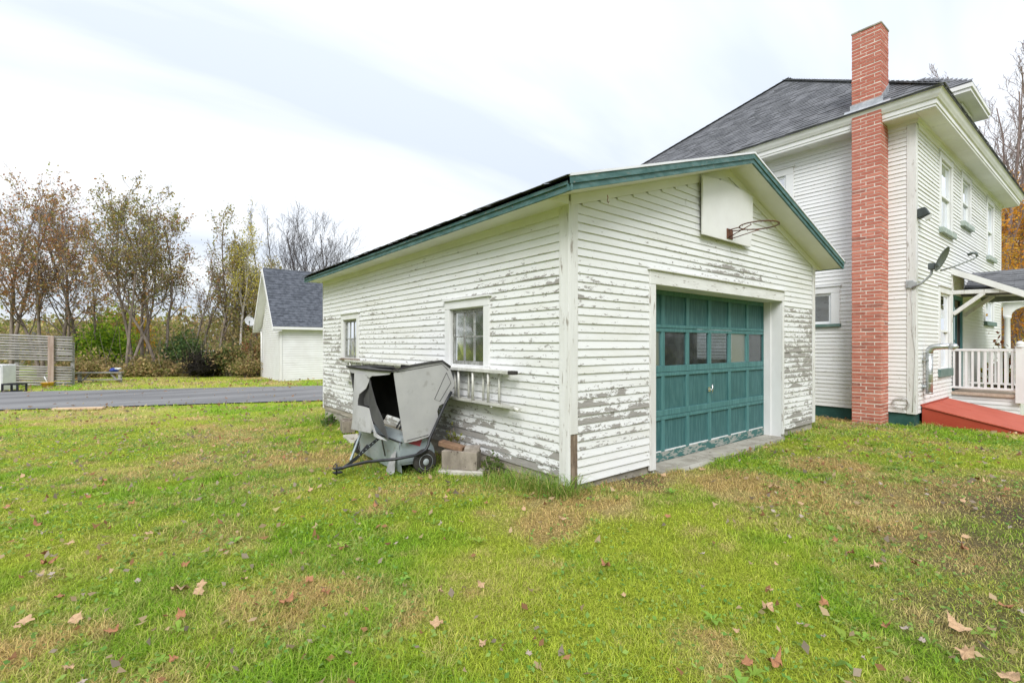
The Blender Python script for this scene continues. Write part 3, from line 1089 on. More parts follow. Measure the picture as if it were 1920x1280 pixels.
# right and rear walls (the right one has windows that light the inside)
PRr = Plane((GW, 0, 0), (0, 1, 0), (1, 0, 0))
rw = wall_mesh(PRr, 0.0, GL, 0.0, GH, 0.10, [(1.4, 2.2, 1.05, 1.85), (4.9, 5.7, 1.05, 1.85)]).build("right_wall", M["inside"], garage)
clapboards(rw, PRr, 0.062, 2.68, 0.0819, lambda z: (0.02, GL), [(1.4, 2.2, 1.05, 1.85), (4.9, 5.7, 1.05, 1.85)], lambda u, z: 0.4, M["clap"], seg=3)
mb = MB()
mb.box((0.1, GL - 0.1, 0), (GW - 0.1, GL, GH))
mb.poly([(0.1, GL, GH), (GW - 0.1, GL, GH), (GW - 0.1, GL, zl), (GW / 2, GL, pk), (0.1, GL, zl)], [(4, 3, 2, 1, 0)])
mb.build("rear_wall", M["inside"], garage)
mb = MB()
PL.box(mb, GL, GL + 0.02, 0.0, 2.72, -0.1, 0.022)
mb.build("corner_board", M["trim"], garage)

# windows of the left wall
window(garage, PL, W1, 0.115, 3, 2, (M["trim"], M["sash_old"], M["glass"]), (0.035, 0.06, M["trim_worn"]), top_trim=0.105)
window(garage, PL, W2, 0.10, 3, 2, (M["trim"], M["sash_old"], M["glass"]), (0.035, 0.06, M["rot"]), top_trim=0.105)

# roof: two slabs with shingle courses, green rake and eave boards, boxed soffits
YB, YF = GL + 0.16, -0.36


def shingles(mbx, eave_a, eave_b, up, n, width_fn, rows, ex=0.14, tab=0.30, th=0.007):
    """tabs laid course by course. eave_a->eave_b along the eave, up = unit vector up the slope, n = normal"""
    A, B = Vector(eave_a), Vector(eave_b)
    ax = (B - A).normalized()
    Ltot = (B - A).length
    for r_ in range(rows):
        s0, s1 = width_fn(r_ * ex)
        if s1 - s0 < 0.05:
            break
        p = s0 - random.random() * tab
        while p < s1:
            q = p + tab * random.uniform(0.55, 1.15)
            a, b = max(p, s0), min(q, s1)
            if b - a > 0.02:
                t = th * random.uniform(0.6, 1.7)
                dz = random.uniform(-0.006, 0.004)
                base = A + up * (r_ * ex + dz)
                topv = A + up * ((r_ + 1) * ex + 0.03)
                P = [base + ax * a, base + ax * (b - 0.004), base + ax * (b - 0.004) + n * t, base + ax * a + n * t, topv + ax * a + n * 0.001, topv + ax * (b - 0.004) + n * 0.001]
                mbx.poly(P, [(0, 1, 2, 3), (3, 2, 5, 4)])
            p = q


for side in (0, 1):
    sx = 1 if side == 0 else -1
    x0 = -OV if side == 0 else GW + OV
    xm = GW / 2
    up = Vector((sx, 0, SLOPE)).normalized()
    nn = Vector((-sx * SLOPE, 0, 1)).normalized()
    mb = MB()
    e0 = Vector((x0, YF + 0.012, roof_z(x0)))
    e1 = Vector((x0, YB - 0.012, roof_z(x0)))
    p0, p1 = Vector((xm, YF + 0.012, roof_z(xm))), Vector((xm, YB - 0.012, roof_z(xm)))
    lo = Vector((0, 0, -0.03))
    pts = [e0, p0, p1, e1]
    pts = pts + [p + lo for p in pts]
    mb.poly(pts, [(0, 1, 2, 3), (7, 6, 5, 4), (0, 4, 5, 1), (1, 5, 6, 2), (2, 6, 7, 3), (3, 7, 4, 0)])
    rf = mb.build("roof_slope", M["shingle"], garage)
    mb = MB()
    ea = e0 + Vector((-sx * 0.02, -0.022, 0.003)) - up * 0.02
    eb = e1 + Vector((-sx * 0.02, 0.03, 0.003)) - up * 0.02
    ln = (eb - ea).length
    shingles(mb, ea, eb, up, nn, lambda s: (0, ln), 25)
    o = mb.build("shingles", M["shingle"], rf)
    o["kind"] = "stuff"
    # eave boards
    for (zt, zb, of) in ((2.780, 2.722, 0.0), (2.7215, 2.668, 0.016)):
        mb = MB()
        xa, xb = x0 + sx * of, x0 + sx * (of + 0.022)
        k = 14
        for i in range(k):
            ya, yb = YF + (YB - YF) * i / k, YF + (YB - YF) * (i + 1) / k
            j = random.uniform(-0.002, 0.002)
            mb.box((xa, ya + 0.0007, zb + j), (xb, yb - 0.0007, zt))
        mb.build("eave_board", M["green_trim"], garage)
    mb = MB()
    mb.box((x0 + sx * 0.039, -0.004, 2.682), (0.0 if side == 0 else GW, YB - 0.02, 2.698))
    mb.build("eave_soffit", M["soffit"], garage)
    # front rake boards and rake soffit
    for (dt, db, y0, y1, mat, nm) in ((0.024, 0.0015, YF - 0.010, YF + 0.012, M["metal_edge"], "drip_edge"), (0.0, 0.062, YF, YF + 0.022, M["green_trim"], "rake_board"), (0.0625, 0.118, YF + 0.014, YF + 0.036, M["green_trim"], "rake_board")):
        mb = MB()
        if nm == "drip_edge":
            ta, ba = dt, -db * 0 + 0.0008
        else:
            ta, ba = -dt, -db
        xe = x0
        pa = [(xe, roof_z(xe) + ta), (xm, roof_z(xm) + ta), (xm, roof_z(xm) + ba), (xe, roof_z(xe) + ba)]
        pts = [(x, y0, z) for x, z in pa] + [(x, y1, z) for x, z in pa]
        mb.poly(pts, [(0, 1, 2, 3), (7, 6, 5, 4), (0, 4, 5, 1), (1, 5, 6, 2), (2, 6, 7, 3), (3, 7, 4, 0)])
        mb.build(nm, mat, garage)
    mb = MB()
    xe = x0 + sx * 0.04
    pa = [(xe, roof_z(xe) - 0.098), (xm, roof_z(xm) - 0.098), (xm, roof_z(xm) - 0.112), (xe, roof_z(xe) - 0.112)]
    pts = [(x, YF + 0.037, z) for x, z in pa] + [(x, -0.0005, z) for x, z in pa]
    mb.poly(pts, [(0, 1, 2, 3), (7, 6, 5, 4), (0, 4, 5, 1), (1, 5, 6, 2), (2, 6, 7, 3), (3, 7, 4, 0)])
    mb.build("rake_soffit", M["soffit"], garage)
    mb = MB()
    xe = 0.0 if side == 0 else GW
    pa = [(xe, roof_z(xe) - 0.113), (xm, roof_z(xm) - 0.113), (xm, roof_z(xm) - 0.215), (xe, roof_z(xe) - 0.215)]
    pts = [(x, -0.028, z) for x, z in pa] + [(x, -0.003, z) for x, z in pa]
    mb.poly(pts, [(0, 1, 2, 3), (7, 6, 5, 4), (0, 4, 5, 1), (1, 5, 6, 2), (2, 6, 7, 3), (3, 7, 4, 0)])
    mb.build("rake_frieze", M["soffit"], garage)
    # rear rake
    mb = MB()
    pa = [(x0, roof_z(x0)), (xm, roof_z(xm)), (xm, roof_z(xm) - 0.11), (x0, roof_z(x0) - 0.11)]
    pts = [(x, YB, z) for x, z in pa] + [(x, YB + 0.02, z) for x, z in pa]
    mb.poly(pts, [(0, 1, 2, 3), (7, 6, 5, 4), (0, 4, 5, 1), (1, 5, 6, 2), (2, 6, 7, 3), (3, 7, 4, 0)])
    mb.build("rake_board", M["green_trim"], garage)
for (xq, xw) in ((-0.318, -0.023), (GW + 0.318, GW + 0.023)):
    mb = MB()
    za_, zb_ = roof_z(xq) - 0.1125, roof_z(xw) - 0.1125
    pts = [(xq, -0.020, za_ - 0.004), (xw, -0.020, 2.681), (xw, -0.020, zb_), (xq, -0.020, za_)]
    pts += [(x, -0.005, z) for x, _, z in pts]
    mb.poly(pts, [(0, 1, 2, 3), (7, 6, 5, 4), (0, 4, 5, 1), (1, 5, 6, 2), (2, 6, 7, 3), (3, 7, 4, 0)])
    mb.build("eave_return", M["soffit"], garage)
# rusty hook and its stain bracket under the rake near the corner
mb = MB()
mb.tube([(0.20, -0.30, 2.745), (0.21, -0.30, 2.72), (0.205, -0.295, 2.69), (0.215, -0.30, 2.672), (0.225, -0.30, 2.69)], 0.004, 6)
mb.build("hook", M["rust"], garage)

# overhead door
door = MB()
D0, D1, DZ0, DZ1, DY = DOOR[0], DOOR[1], -0.105, 2.06, 0.263
stile = 0.036
cols = [D0 + (D1 - D0) * i / 6 for i in range(7)]
sec = [(-0.10, 0.455), (0.460, 1.000), (1.005, 1.555), (1.560, 2.06)]
sec_rail = [(0.115, 0.045), (0.075, 0.045), (0.08, 0.045), (0.04, 0.09)]
garage_door = MB()
garage_door.box((D0, DY + 0.028, DZ0), (D1, DY + 0.034, 1.0)).box((D0, DY + 0.028, 1.56), (D1, DY + 0.034, DZ1))
gd = garage_door.build("overhead_door", M["green"], garage)
for si, (a, b) in enumerate(sec):
    rb, rt = sec_rail[si]
    mb = MB()
    mb.box((D0, DY - 0.012, b - rt), (D1, DY + 0.027, b))
    mb.build("rail", M["green"], gd, 0.003)
    mb = MB()
    mb.box((D0, DY - 0.012, a), (D1, DY + 0.027, a + rb))
    mb.build("rail", M["green_bottom"] if si == 0 else M["green"], gd, 0.003)
    for i, c in enumerate(cols):
        mb = MB()
        w0 = stile if 0 < i < 6 else stile * 0.9
        mb.box((max(D0, c - w0), DY - 0.011, a + rb + 0.0006), (min(D1, c + w0), DY + 0.0265, b - rt - 0.0006))
        mb.build("stile", M["green"], gd, 0.003)
    for i in range(6):
        p0, p1 = cols[i] + stile + 0.001, cols[i + 1] - stile - 0.001
        q0, q1 = a + rb + 0.001, b - rt - 0.001
        mb = MB()
        if si == 2:
            y = DY + 0.012
            mb.poly([(p0, y, q0), (p1, y, q0), (p1, y + 0.001, q1), (p0, y + 0.001, q1)], [(0, 1, 2, 3)])
            mb.build("pane", M["glass_milky"] if i in (0, 4) else M["glass"], gd)
        else:
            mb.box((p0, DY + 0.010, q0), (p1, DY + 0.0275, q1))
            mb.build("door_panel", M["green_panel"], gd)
            if si == 0:
                mb = MB()
                mb.box((p0, DY - 0.006, q0 - 0.0005), (p1, DY + 0.0095, q0 + 0.012))
                mb.build("panel_ledge", M["trim_worn"], gd)
mb = MB()
mb.box((2.995, DY - 0.020, 0.70), (3.05, DY - 0.0125, 0.76))
mb.tube([(3.02, DY - 0.02, 0.73), (3.02, DY - 0.06, 0.73)], 0.008, 8)
mb.tube([(3.02, DY - 0.06, 0.685), (3.02, DY - 0.065, 0.73), (3.02, DY - 0.06, 0.80)], 0.010, 8)
mb.build("door_handle", M["chrome"], gd)
# casing and jambs
mb = MB()
PF.box(mb, D0 - 0.11, D0, -0.06, 2.03, 0.0005, 0.030)
mb.build("door_casing", M["trim_worn"], garage, 0.003)
mb = MB()
PF.box(mb, D1, D1 + 0.062, -0.06, 2.03, 0.0005, 0.030)
mb.build("door_casing", M["trim_worn"], garage, 0.003)
mb = MB()
PF.box(mb, D0 - 0.11, D1 + 0.062, 2.0305, 2.185, 0.0005, 0.033)
PF.box(mb, D0 - 0.135, D1 + 0.085, 2.186, 2.205, 0.0005, 0.058)
mb.build("door_header", M["trim_flaky"], garage, 0.003)
mb = MB()
mb.box((D0 - 0.02, -0.0005, -0.11), (D0 + 0.004, DY + 0.03, 2.05)).box((D1 - 0.004, -0.0005, -0.11), (D1 + 0.02, DY + 0.03, 2.05)).box((D1 - 0.022, DY - 0.115, -0.105), (D1, DY - 0.0135, 2.03)).box((D0, DY - 0.115, -0.105), (D0 + 0.022, DY - 0.0135, 2.03))
mb.box((D0 - 0.02, 0.0, 2.051), (D1 + 0.02, DY + 0.03, 2.07)).box((D0 + 0.005, -0.0005, 2.0270), (D1 - 0.005, DY - 0.02, 2.0505))
mb.build("door_jamb", M["trim"], garage)
mb = MB()
mb.box((D0, DY - 0.03, -0.145), (D1, DY + 0.03, -0.104))
mb.build("door_threshold", M["lumber_grey"], garage)
# dim workshop clutter seen through the panes
mb = MB()
mb.box((2.0, 5.6, -0.08), (4.4, 6.4, 0.85)).box((2.2, 5.7, 0.86), (2.9, 6.2, 1.3)).box((3.3, 5.65, 0.86), (3.8, 6.1, 1.12))
mb.build("workbench", M["inside"], garage)

# apron and the loose slab before the door
mb = MB()
mb.box((1.46, -0.06, -0.3), (4.74, 0.24, -0.098))
o = mb.build("apron", M["concrete"])
tag(o, kind="structure")
mb = MB()
mb.poly([(1.70, -0.185, -0.098), (2.40, -0.165, -0.094), (2.43, -0.075, -0.094), (1.72, -0.07, -0.097), (1.70, -0.185, -0.2), (2.40, -0.165, -0.2), (2.43, -0.075, -0.2), (1.72, -0.07, -0.2)],
        [(0, 1, 2, 3), (0, 4, 5, 1), (1, 5, 6, 2), (2, 6, 7, 3), (3, 7, 4, 0)])
o = mb.build("paving_slab", M["conc_light"])
tag(o, "pale broken concrete slab in the grass before the green garage door", "slab")
mb = MB()
mb.poly([(2.75, -0.15, -0.096), (4.05, -0.13, -0.092), (4.15, -0.065, -0.092), (2.7, -0.066, -0.096), (2.75, -0.15, -0.2), (4.05, -0.13, -0.2), (4.15, -0.065, -0.2), (2.7, -0.066, -0.2)],
        [(0, 1, 2, 3), (0, 4, 5, 1), (1, 5, 6, 2), (2, 6, 7, 3), (3, 7, 4, 0)])
o = mb.build("paving_slab", M["concrete"])
tag(o, "long sunken concrete slab half grown over along the garage door", "slab")

# basketball backboard and hoop
bb = empty("basketball_hoop", (2.95, -0.03, 2.72), 0, "plain white plywood backboard with bare rusty hoop on the garage gable", "basketball hoop")
mb = MB()
ol = [(-0.676, 0.0), (0.60, 0.0), (0.66, 0.35), (0.66, 0.72)]
for i in range(9):
    t = i / 8
    ol.append((0.66 - 1.336 * t, 0.72 + 0.045 * math.sin(math.pi * t) + 0.01 * t))
mb.prism(ol, Matrix(((1, 0, 0, 0), (0, 0, -1, -0.03), (0, 1, 0, 0), (0, 0, 0, 1))), 0.022)
mb.build("backboard", M["ply"], bb, 0.002)
mb = MB()
mb.box((-0.63, -0.029, 0.03), (-0.55, -0.001, 0.68)).box((0.48, -0.029, 0.03), (0.56, -0.001, 0.5))
mb.build("batten", M["trim"], bb)
cy, cz, rr = -0.03 - 0.022 - 0.15 - 0.225, 0.142, 0.225
mb = MB()
mb.box((-0.09, -0.065, 0.03), (0.06, -0.053, 0.16))
mb.build("bracket", M["rust"], bb, 0.002)
mb = MB()
mb.tube([(0.0 + rr * math.cos(a), cy + rr * math.sin(a), cz) for a in [2 * math.pi * i / 32 for i in range(33)]], 0.008, 8, False)
mb.build("rim", M["rust"], bb)
mb = MB()
for s in (-1, 1):
    mb.tube([(s * 0.05, -0.06, cz), (s * 0.09, cy + 0.21, cz)], 0.007, 6)
    mb.tube([(s * 0.05, -0.06, 0.045), (s * 0.16, cy + 0.02, cz - 0.01)], 0.006, 6)
mb.build("brace", M["rust"], bb)
mb = MB()
for i in range(12):
    a = 2 * math.pi * i / 12
    x, y = rr * math.cos(a), cy + rr * math.sin(a)
    mb.tube([(x, y, cz - 0.004), (x * 1.02, y, cz - 0.018), (x * 1.04, y, cz - 0.022), (x * 1.05, y, cz - 0.014)], 0.0028, 5)
mb.build("net_hook", M["rust"], bb)

# ------------------------------------------------------------------ ladder
lad = empty("ladder", (0, 0, 0), 0, "old aluminium extension ladder hung sideways under the garage windows", "ladder")
for (xx, y0, y1, yr, st, rad, dp) in ((-0.062, 0.86, 5.82, 1.02, 0.305, 0.013, 0.026), (-0.122, 0.665, 5.3, 1.145, 0.309, 0.016, 0.030)):
    for zz, sg in ((1.052, 1), (0.69, -1)):
        mb = MB()
        mb.box((xx - dp, y0, zz + sg * 0.012), (xx + dp, y1, zz + sg * 0.016)).box((xx - dp, y0 + 0.0005, zz - 0.014), (xx - dp + 0.005, y1 - 0.0005, zz + 0.0118)).box((xx + dp - 0.005, y0 + 0.0005, zz - 0.0118), (xx + dp, y1 - 0.0005, zz + 0.0118))
        mb.build("side_rail", M["alu"], lad)
    y = yr
    while y < y1 - 0.2:
        mb = MB()
        mb.tube([(xx, y, 0.685), (xx, y, 1.056)], rad, 8)
        mb.build("rung", M["alu"], lad)
        y += st
mb = MB()
mb.box((-0.157, 0.655, 1.034), (-0.088, 0.755, 1.074))
mb.build("end_cap", M["rubber"], lad, 0.006)
mb = MB()
mb.tube([(-0.122, 0.60, 0.665), (-0.122, 0.71, 0.69)], 0.022, 10)
mb.build("foot", M["alu"], lad)
for y in (1.05, 3.0, 5.0):
    mb = MB()
    mb.box((-0.155, y - 0.012, 0.660), (-0.021, y + 0.012, 0.668))
    mb.build("wall_bracket", M["trim_worn"], lad)


# ------------------------------------------------------------------ lawn sweeper
sw = empty("lawn_sweeper", (0, 0, 0), 0, "tow-behind lawn sweeper with torn grey canvas hopper against the garage wall", "lawn sweeper")
GSW = float(gz(-0.65, 1.65, False))


def sheet(pts3, mat, name, th=0.006, parent=sw, inner=None, nrm=None):
    """thin cloth panel with thickness from an outline; triangulated"""
    bm = bmesh.new()
    vs_ = [bm.verts.new(p) for p in pts3]
    f = bm.faces.new(vs_)
    bmesh.ops.triangulate(bm, faces=[f])
    bmesh.ops.subdivide_edges(bm, edges=[e_ for e_ in bm.edges if e_.calc_length() > 0.12], cuts=2, use_grid_fill=True)
    bmesh.ops.triangulate(bm, faces=bm.faces[:])
    for v_ in bm.verts:
        if not v_.is_boundary and nrm:
            k = (float(fbm(np.array([v_.co.y * 3 + v_.co.x * 3]), np.array([v_.co.z * 3]), 7, 3)[0]) - 0.5) * 0.016
            v_.co += Vector(nrm) * k
    me = bpy.data.meshes.new(name)
    bm.to_mesh(me)
    bm.free()
    me.polygons.foreach_set("use_smooth", [True] * len(me.polygons))
    o = link(name, me, parent, mat)
    s = o.modifiers.new("solid", "SOLIDIFY")
    s.thickness = th
    es = o.modifiers.new("edges", "EDGE_SPLIT")
    es.split_angle = R(35)
    if inner is not None:
        me.materials.append(inner)
        s.material_offset = 1
        s.material_offset_rim = 0
    return o


def side_pts(Y, dx=0.0):
    return [(x + dx, Y, z) for x, z in ((-1.030, 1.072), (-0.793, 1.108), (-0.600, 1.135), (-0.417, 1.150), (-0.314, 1.074), (-0.25, 0.91), (-0.262, 0.847), (-0.310, 0.76), (-0.373, 0.662), (-0.42, 0.655), (-0.455, 0.640), (-0.482, 0.582), (-0.482, 0.53), (-0.468, 0.487), (-0.532, 0.349), (-0.574, 0.300), (-0.75, 0.268), (-0.900, 0.262), (-0.918, 0.50), (-0.945, 0.75))]


sheet(side_pts(1.66), M["canvas"], "hopper_side", nrm=(0, 1, 0))
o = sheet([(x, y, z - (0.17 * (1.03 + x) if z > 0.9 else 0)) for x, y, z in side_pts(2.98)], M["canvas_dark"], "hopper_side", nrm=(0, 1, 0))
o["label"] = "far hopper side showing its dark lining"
mb = MB()
for pts in ([(-0.36, 1.652, 1.02), (-0.30, 1.652, 0.90), (-0.45, 1.652, 0.69), (-0.52, 1.652, 0.72), (-0.40, 1.652, 0.95), (-0.36, 1.652, 1.02)], [(-0.99, 1.652, 1.05), (-0.42, 1.652, 1.125), (-0.34, 1.652, 1.05)], [(-0.87, 1.652, 0.285), (-0.60, 1.652, 0.318)]):
    mb.tube(pts, 0.0035, 5)
mb.build("seam", M["canvas_dark"], sw)
# hopper back, lining and lid
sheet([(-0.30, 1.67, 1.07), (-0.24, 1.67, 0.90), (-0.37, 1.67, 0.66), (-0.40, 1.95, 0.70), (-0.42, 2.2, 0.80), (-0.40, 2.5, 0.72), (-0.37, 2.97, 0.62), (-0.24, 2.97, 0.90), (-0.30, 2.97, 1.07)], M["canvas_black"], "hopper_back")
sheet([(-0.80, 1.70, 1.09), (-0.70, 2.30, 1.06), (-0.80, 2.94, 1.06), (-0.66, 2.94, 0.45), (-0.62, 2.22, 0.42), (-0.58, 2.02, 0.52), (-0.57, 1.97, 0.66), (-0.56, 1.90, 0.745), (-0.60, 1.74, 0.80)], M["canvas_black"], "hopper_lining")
lid = MB()
prof = [(-1.045, 1.062), (-0.80, 1.115), (-0.60, 1.142), (-0.417, 1.158), (-0.305, 1.085)]
lp = []
for (yy, dz) in ((1.645, 0.0), (1.85, -0.018), (2.3, -0.03), (2.7, -0.022), (2.995, 0.0)):
    for (x, z) in prof:
        lp.append((x, yy, z + dz * (1 if x > -1 else 0.3) - 0.19 * (1.045 + x) * min(1, (yy - 1.645) / 0.25)))
nf = []
for i in range(4):
    for j in range(4):
        a = i * 5 + j
        nf.append((a, a + 1, a + 6, a + 5))
lid.poly(lp, nf, True)
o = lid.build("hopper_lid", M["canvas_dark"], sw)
s = o.modifiers.new("solid", "SOLIDIFY")
s.thickness = 0.012
mb = MB()
mb.tube([(x, 1.652, z + 0.004) for x, z in prof], 0.010, 8)
mb.tube([(-1.042, y, 1.066 - 0.01 * math.sin((y - 1.65) / 1.33 * math.pi)) for y in np.linspace(1.652, 3.05, 8)], 0.009, 8)
mb.tube([(x, 2.985, z + 0.004 - 0.19 * (1.045 + x)) for x, z in prof], 0.010, 8)
mb.build("lid_piping", M["rubber"], sw)
# torn front: valance, the hanging strip and the folded flap
FX = -1.03
sheet([(FX, 3.08, 1.052), (FX, 2.90, 0.985), (FX, 2.70, 0.985), (FX, 2.37, 0.985), (FX, 2.335, 0.945), (FX, 2.25, 0.975), (FX, 2.15, 0.995), (FX, 1.95, 1.005), (FX, 1.75, 1.02), (FX, 1.69, 1.075), (FX, 2.3, 1.056)], M["canvas"], "front_valance")
strip = [(2.70, 0.99), (2.37, 0.99), (2.33, 0.93), (2.40, 0.82), (2.53, 0.74), (2.555, 0.66), (2.55, 0.606), (2.42, 0.60), (2.32, 0.59), (2.285, 0.53), (2.25, 0.48), (2.12, 0.41), (1.95, 0.35), (1.726, 0.295), (1.90, 0.30), (2.04, 0.305), (2.07, 0.345), (2.13, 0.365), (2.19, 0.35), (2.23, 0.305), (2.50, 0.30), (2.775, 0.285), (2.70, 0.43), (2.76, 0.66), (2.705, 0.80)]
sheet([(FX - 0.01 - 0.05 * max(0, (0.9 - z)) + 0.03 * math.sin(y * 9), y, z) for y, z in strip], M["canvas"], "front_strip", nrm=(1, 0, 0))
flap = [(2.325, 0.935), (2.10, 0.66), (1.91, 0.52), (1.87, 0.47), (1.725, 0.30), (1.95, 0.36), (2.14, 0.42), (2.255, 0.49), (2.30, 0.56), (2.325, 0.62), (2.335, 0.80)]
sheet([(FX - 0.005 + 0.04 * (y - 2.0), y, z) for y, z in flap], M["canvas_dark"], "folded_flap", nrm=(1, 0, 0))
dk = [(2.50, 0.745), (2.40, 0.815), (2.335, 0.92), (2.31, 0.80), (2.31, 0.615), (2.42, 0.60), (2.55, 0.606), (2.55, 0.68)]
sheet([(FX + 0.03, y, z) for y, z in dk], M["canvas_dark"], "torn_lining")
# tubular frame: the long near tube bends into the tow bar
near = [(-0.325, 1.60, 0.80), (-0.41, 1.60, 0.663), (-0.52, 1.61, 0.44), (-0.602, 1.62, 0.278), (-0.63, 1.60, 0.215), (-0.66, 1.60, 0.165), (-0.72, 1.60, 0.135), (-0.793, 1.60, 0.121), (-0.997, 1.66, 0.098), (-1.12, 1.78, 0.079), (-1.223, 1.92, 0.053), (-1.336, 2.04, 0.012), (-1.424, 2.10, -0.016), (-1.47, 2.12, -0.03)]
mb = MB()
mb.tube(near, 0.0165, 10)
mb.build("frame_tube", M["black"], sw)
far = [(-0.325, 3.03, 0.80), (-0.41, 3.03, 0.663), (-0.60, 3.02, 0.27), (-0.68, 2.98, 0.15), (-0.85, 2.75, 0.08), (-1.2, 2.3, 0.01), (-1.42, 2.14, -0.035)]
mb = MB()
mb.tube(far, 0.0165, 10)
mb.build("frame_tube", M["black"], sw)
mb = MB()
mb.bar((-1.0, 2.08, 0.275), (-1.33, 2.16, 0.0), 0.006, 0.034)
mb.build("brace_strap", M["black"], sw)
for i in range(6):
    t = 0.12 + i * 0.11
    p = Vector((-1.0, 2.08, 0.275)).lerp(Vector((-1.33, 2.16, 0.0)), t)
    mb = MB()
    mb.tube([p + Vector((-0.004, -0.004, 0)), p + Vector((0.004, 0.004, 0))], 0.006, 6)
    mb.build("strap_hole", M["sweep_grey"], sw)
mb = MB()
mb.bar((-0.985, 2.07, 0.28), (-0.96, 2.02, 0.06), 0.032, 0.005, (1, 0, 0))
mb.build("brace_strap", M["black"], sw)
mb = MB()
mb.bar((-0.98, 2.72, 0.22), (-1.22, 2.42, -0.03), 0.02, 0.03)
mb.build("brace_strap", M["sweep_grey"], sw)
mb = MB()
mb.tube([(-0.60, 2.10, 0.62), (-0.84, 1.98, 0.38)], 0.010, 8)
mb.tube([(-0.55, 2.10, 0.62), (-0.80, 1.98, 0.36)], 0.012, 8)
mb.tube([(-0.45, 1.63, 0.60), (-0.5, 3.0, 0.60)], 0.010, 8)
mb.tube([(-0.93, 1.65, 0.268), (-0.93, 3.0, 0.268)], 0.010, 8)
mb.build("cross_tube", M["black"], sw)
mb = MB()
mb.box((-1.52, 2.08, -0.07), (-1.43, 2.15, -0.055)).box((-1.52, 2.08, -0.025), (-1.43, 2.15, -0.01)).tube([(-1.485, 2.115, -0.09), (-1.485, 2.115, 0.025)], 0.010, 8)
mb.tube([(-1.485, 2.115, 0.02), (-1.51, 2.10, 0.04), (-1.53, 2.09, 0.01)], 0.005, 6)
mb.build("hitch", M["black"], sw)
# brush housing between the wheels
mb = MB()
prof = []
for i in range(15):
    a = R(-25 + 225 * i / 14)
    prof.append((-0.69 + 0.215 * math.cos(a), 0.075 + 0.215 * math.sin(a)))
hp = [(x, 1.73, z) for x, z in prof] + [(x, 2.93, z) for x, z in prof]
n = len(prof)
mb.poly(hp, [(i, i + 1, i + 1 + n, i + n) for i in range(n - 1)], True)
mb.poly([hp[i] for i in range(n)], [tuple(range(n))])
mb.poly([hp[n + i] for i in range(n)], [tuple(range(n))[::-1]])
mb.build("brush_housing", M["sweep_grey"], sw)
mb = MB()
mb.poly([(-0.90, 1.735, 0.30), (-0.62, 1.735, 0.285), (-0.56, 1.735, 0.20), (-0.62, 1.735, 0.03), (-0.93, 1.735, 0.02), (-0.90, 1.722, 0.30), (-0.62, 1.722, 0.285), (-0.56, 1.722, 0.20), (-0.62, 1.722, 0.03), (-0.93, 1.722, 0.02)],
        [(5, 6, 7, 8, 9)[::-1], (0, 1, 2, 3, 4), (0, 5, 6, 1), (1, 6, 7, 2), (2, 7, 8, 3), (3, 8, 9, 4), (4, 9, 5, 0)])
mb.build("housing_side", M["sweep_grey"], sw)
mb = MB()
mb.poly([(-0.82, 1.7205, 0.238), (-0.64, 1.7205, 0.272), (-0.67, 1.7205, 0.185), (-0.82, 1.7215, 0.238), (-0.64, 1.7215, 0.272), (-0.67, 1.7215, 0.185)], [(0, 2, 1), (3, 4, 5), (0, 1, 4, 3), (1, 2, 5, 4), (2, 0, 3, 5)])
mb.build("decal", M["red_decal"], sw)
sheet([(-0.93, 1.74, 0.262), (-0.94, 2.1, 0.262), (-0.93, 2.5, 0.262), (-0.93, 2.93, 0.262), (-0.90, 2.93, -0.06), (-0.88, 2.5, -0.09), (-0.90, 2.1, -0.085), (-0.89, 1.74, -0.09)], M["sweep_grey"], "housing_front", nrm=(1, 0, 0))
sheet([(-0.945, 1.78, 0.16), (-0.95, 1.88, 0.10), (-0.97, 1.97, -0.09), (-1.0, 1.86, -0.13), (-0.96, 1.78, -0.08)], M["canvas"], "torn_rag")


def wheel(cx, cyy, cz_, r_):
    Mx = Matrix.Translation((cx, cyy, cz_)) @ Matrix.Rotation(R(90), 4, "X")
    w = MB()
    w.lathe([(r_ * 0.66, -0.032), (r_ * 0.92, -0.036), (r_, -0.022), (r_ * 1.0, 0.022), (r_ * 0.92, 0.036), (r_ * 0.66, 0.032)], Mx, 28)
    wo = w.build("wheel", M["rubber"], sw)
    h = MB()
    h.lathe([(r_ * 0.66, 0.020), (r_ * 0.62, 0.034), (r_ * 0.52, 0.026), (r_ * 0.40, 0.022), (r_ * 0.30, 0.030), (r_ * 0.16, 0.038), (r_ * 0.05, 0.042)], Mx, 24)
    h.build("hub", M["hub"], wo)
    for k in range(5):
        a = 2 * math.pi * k / 5
        c = MB()
        p = Mx @ Vector((r_ * 0.46 * math.cos(a), r_ * 0.46 * math.sin(a), 0.022))
        q = Mx @ Vector((r_ * 0.46 * math.cos(a), r_ * 0.46 * math.sin(a), 0.029))
        c.tube([p, q], r_ * 0.06, 6)
        c.build("hub_boss", M["hub"], wo)


wheel(-0.645, 1.655, GSW + 0.132, 0.138)
wheel(-0.80, 3.06, float(gz(-0.8, 3.06, False)) + 0.132, 0.138)

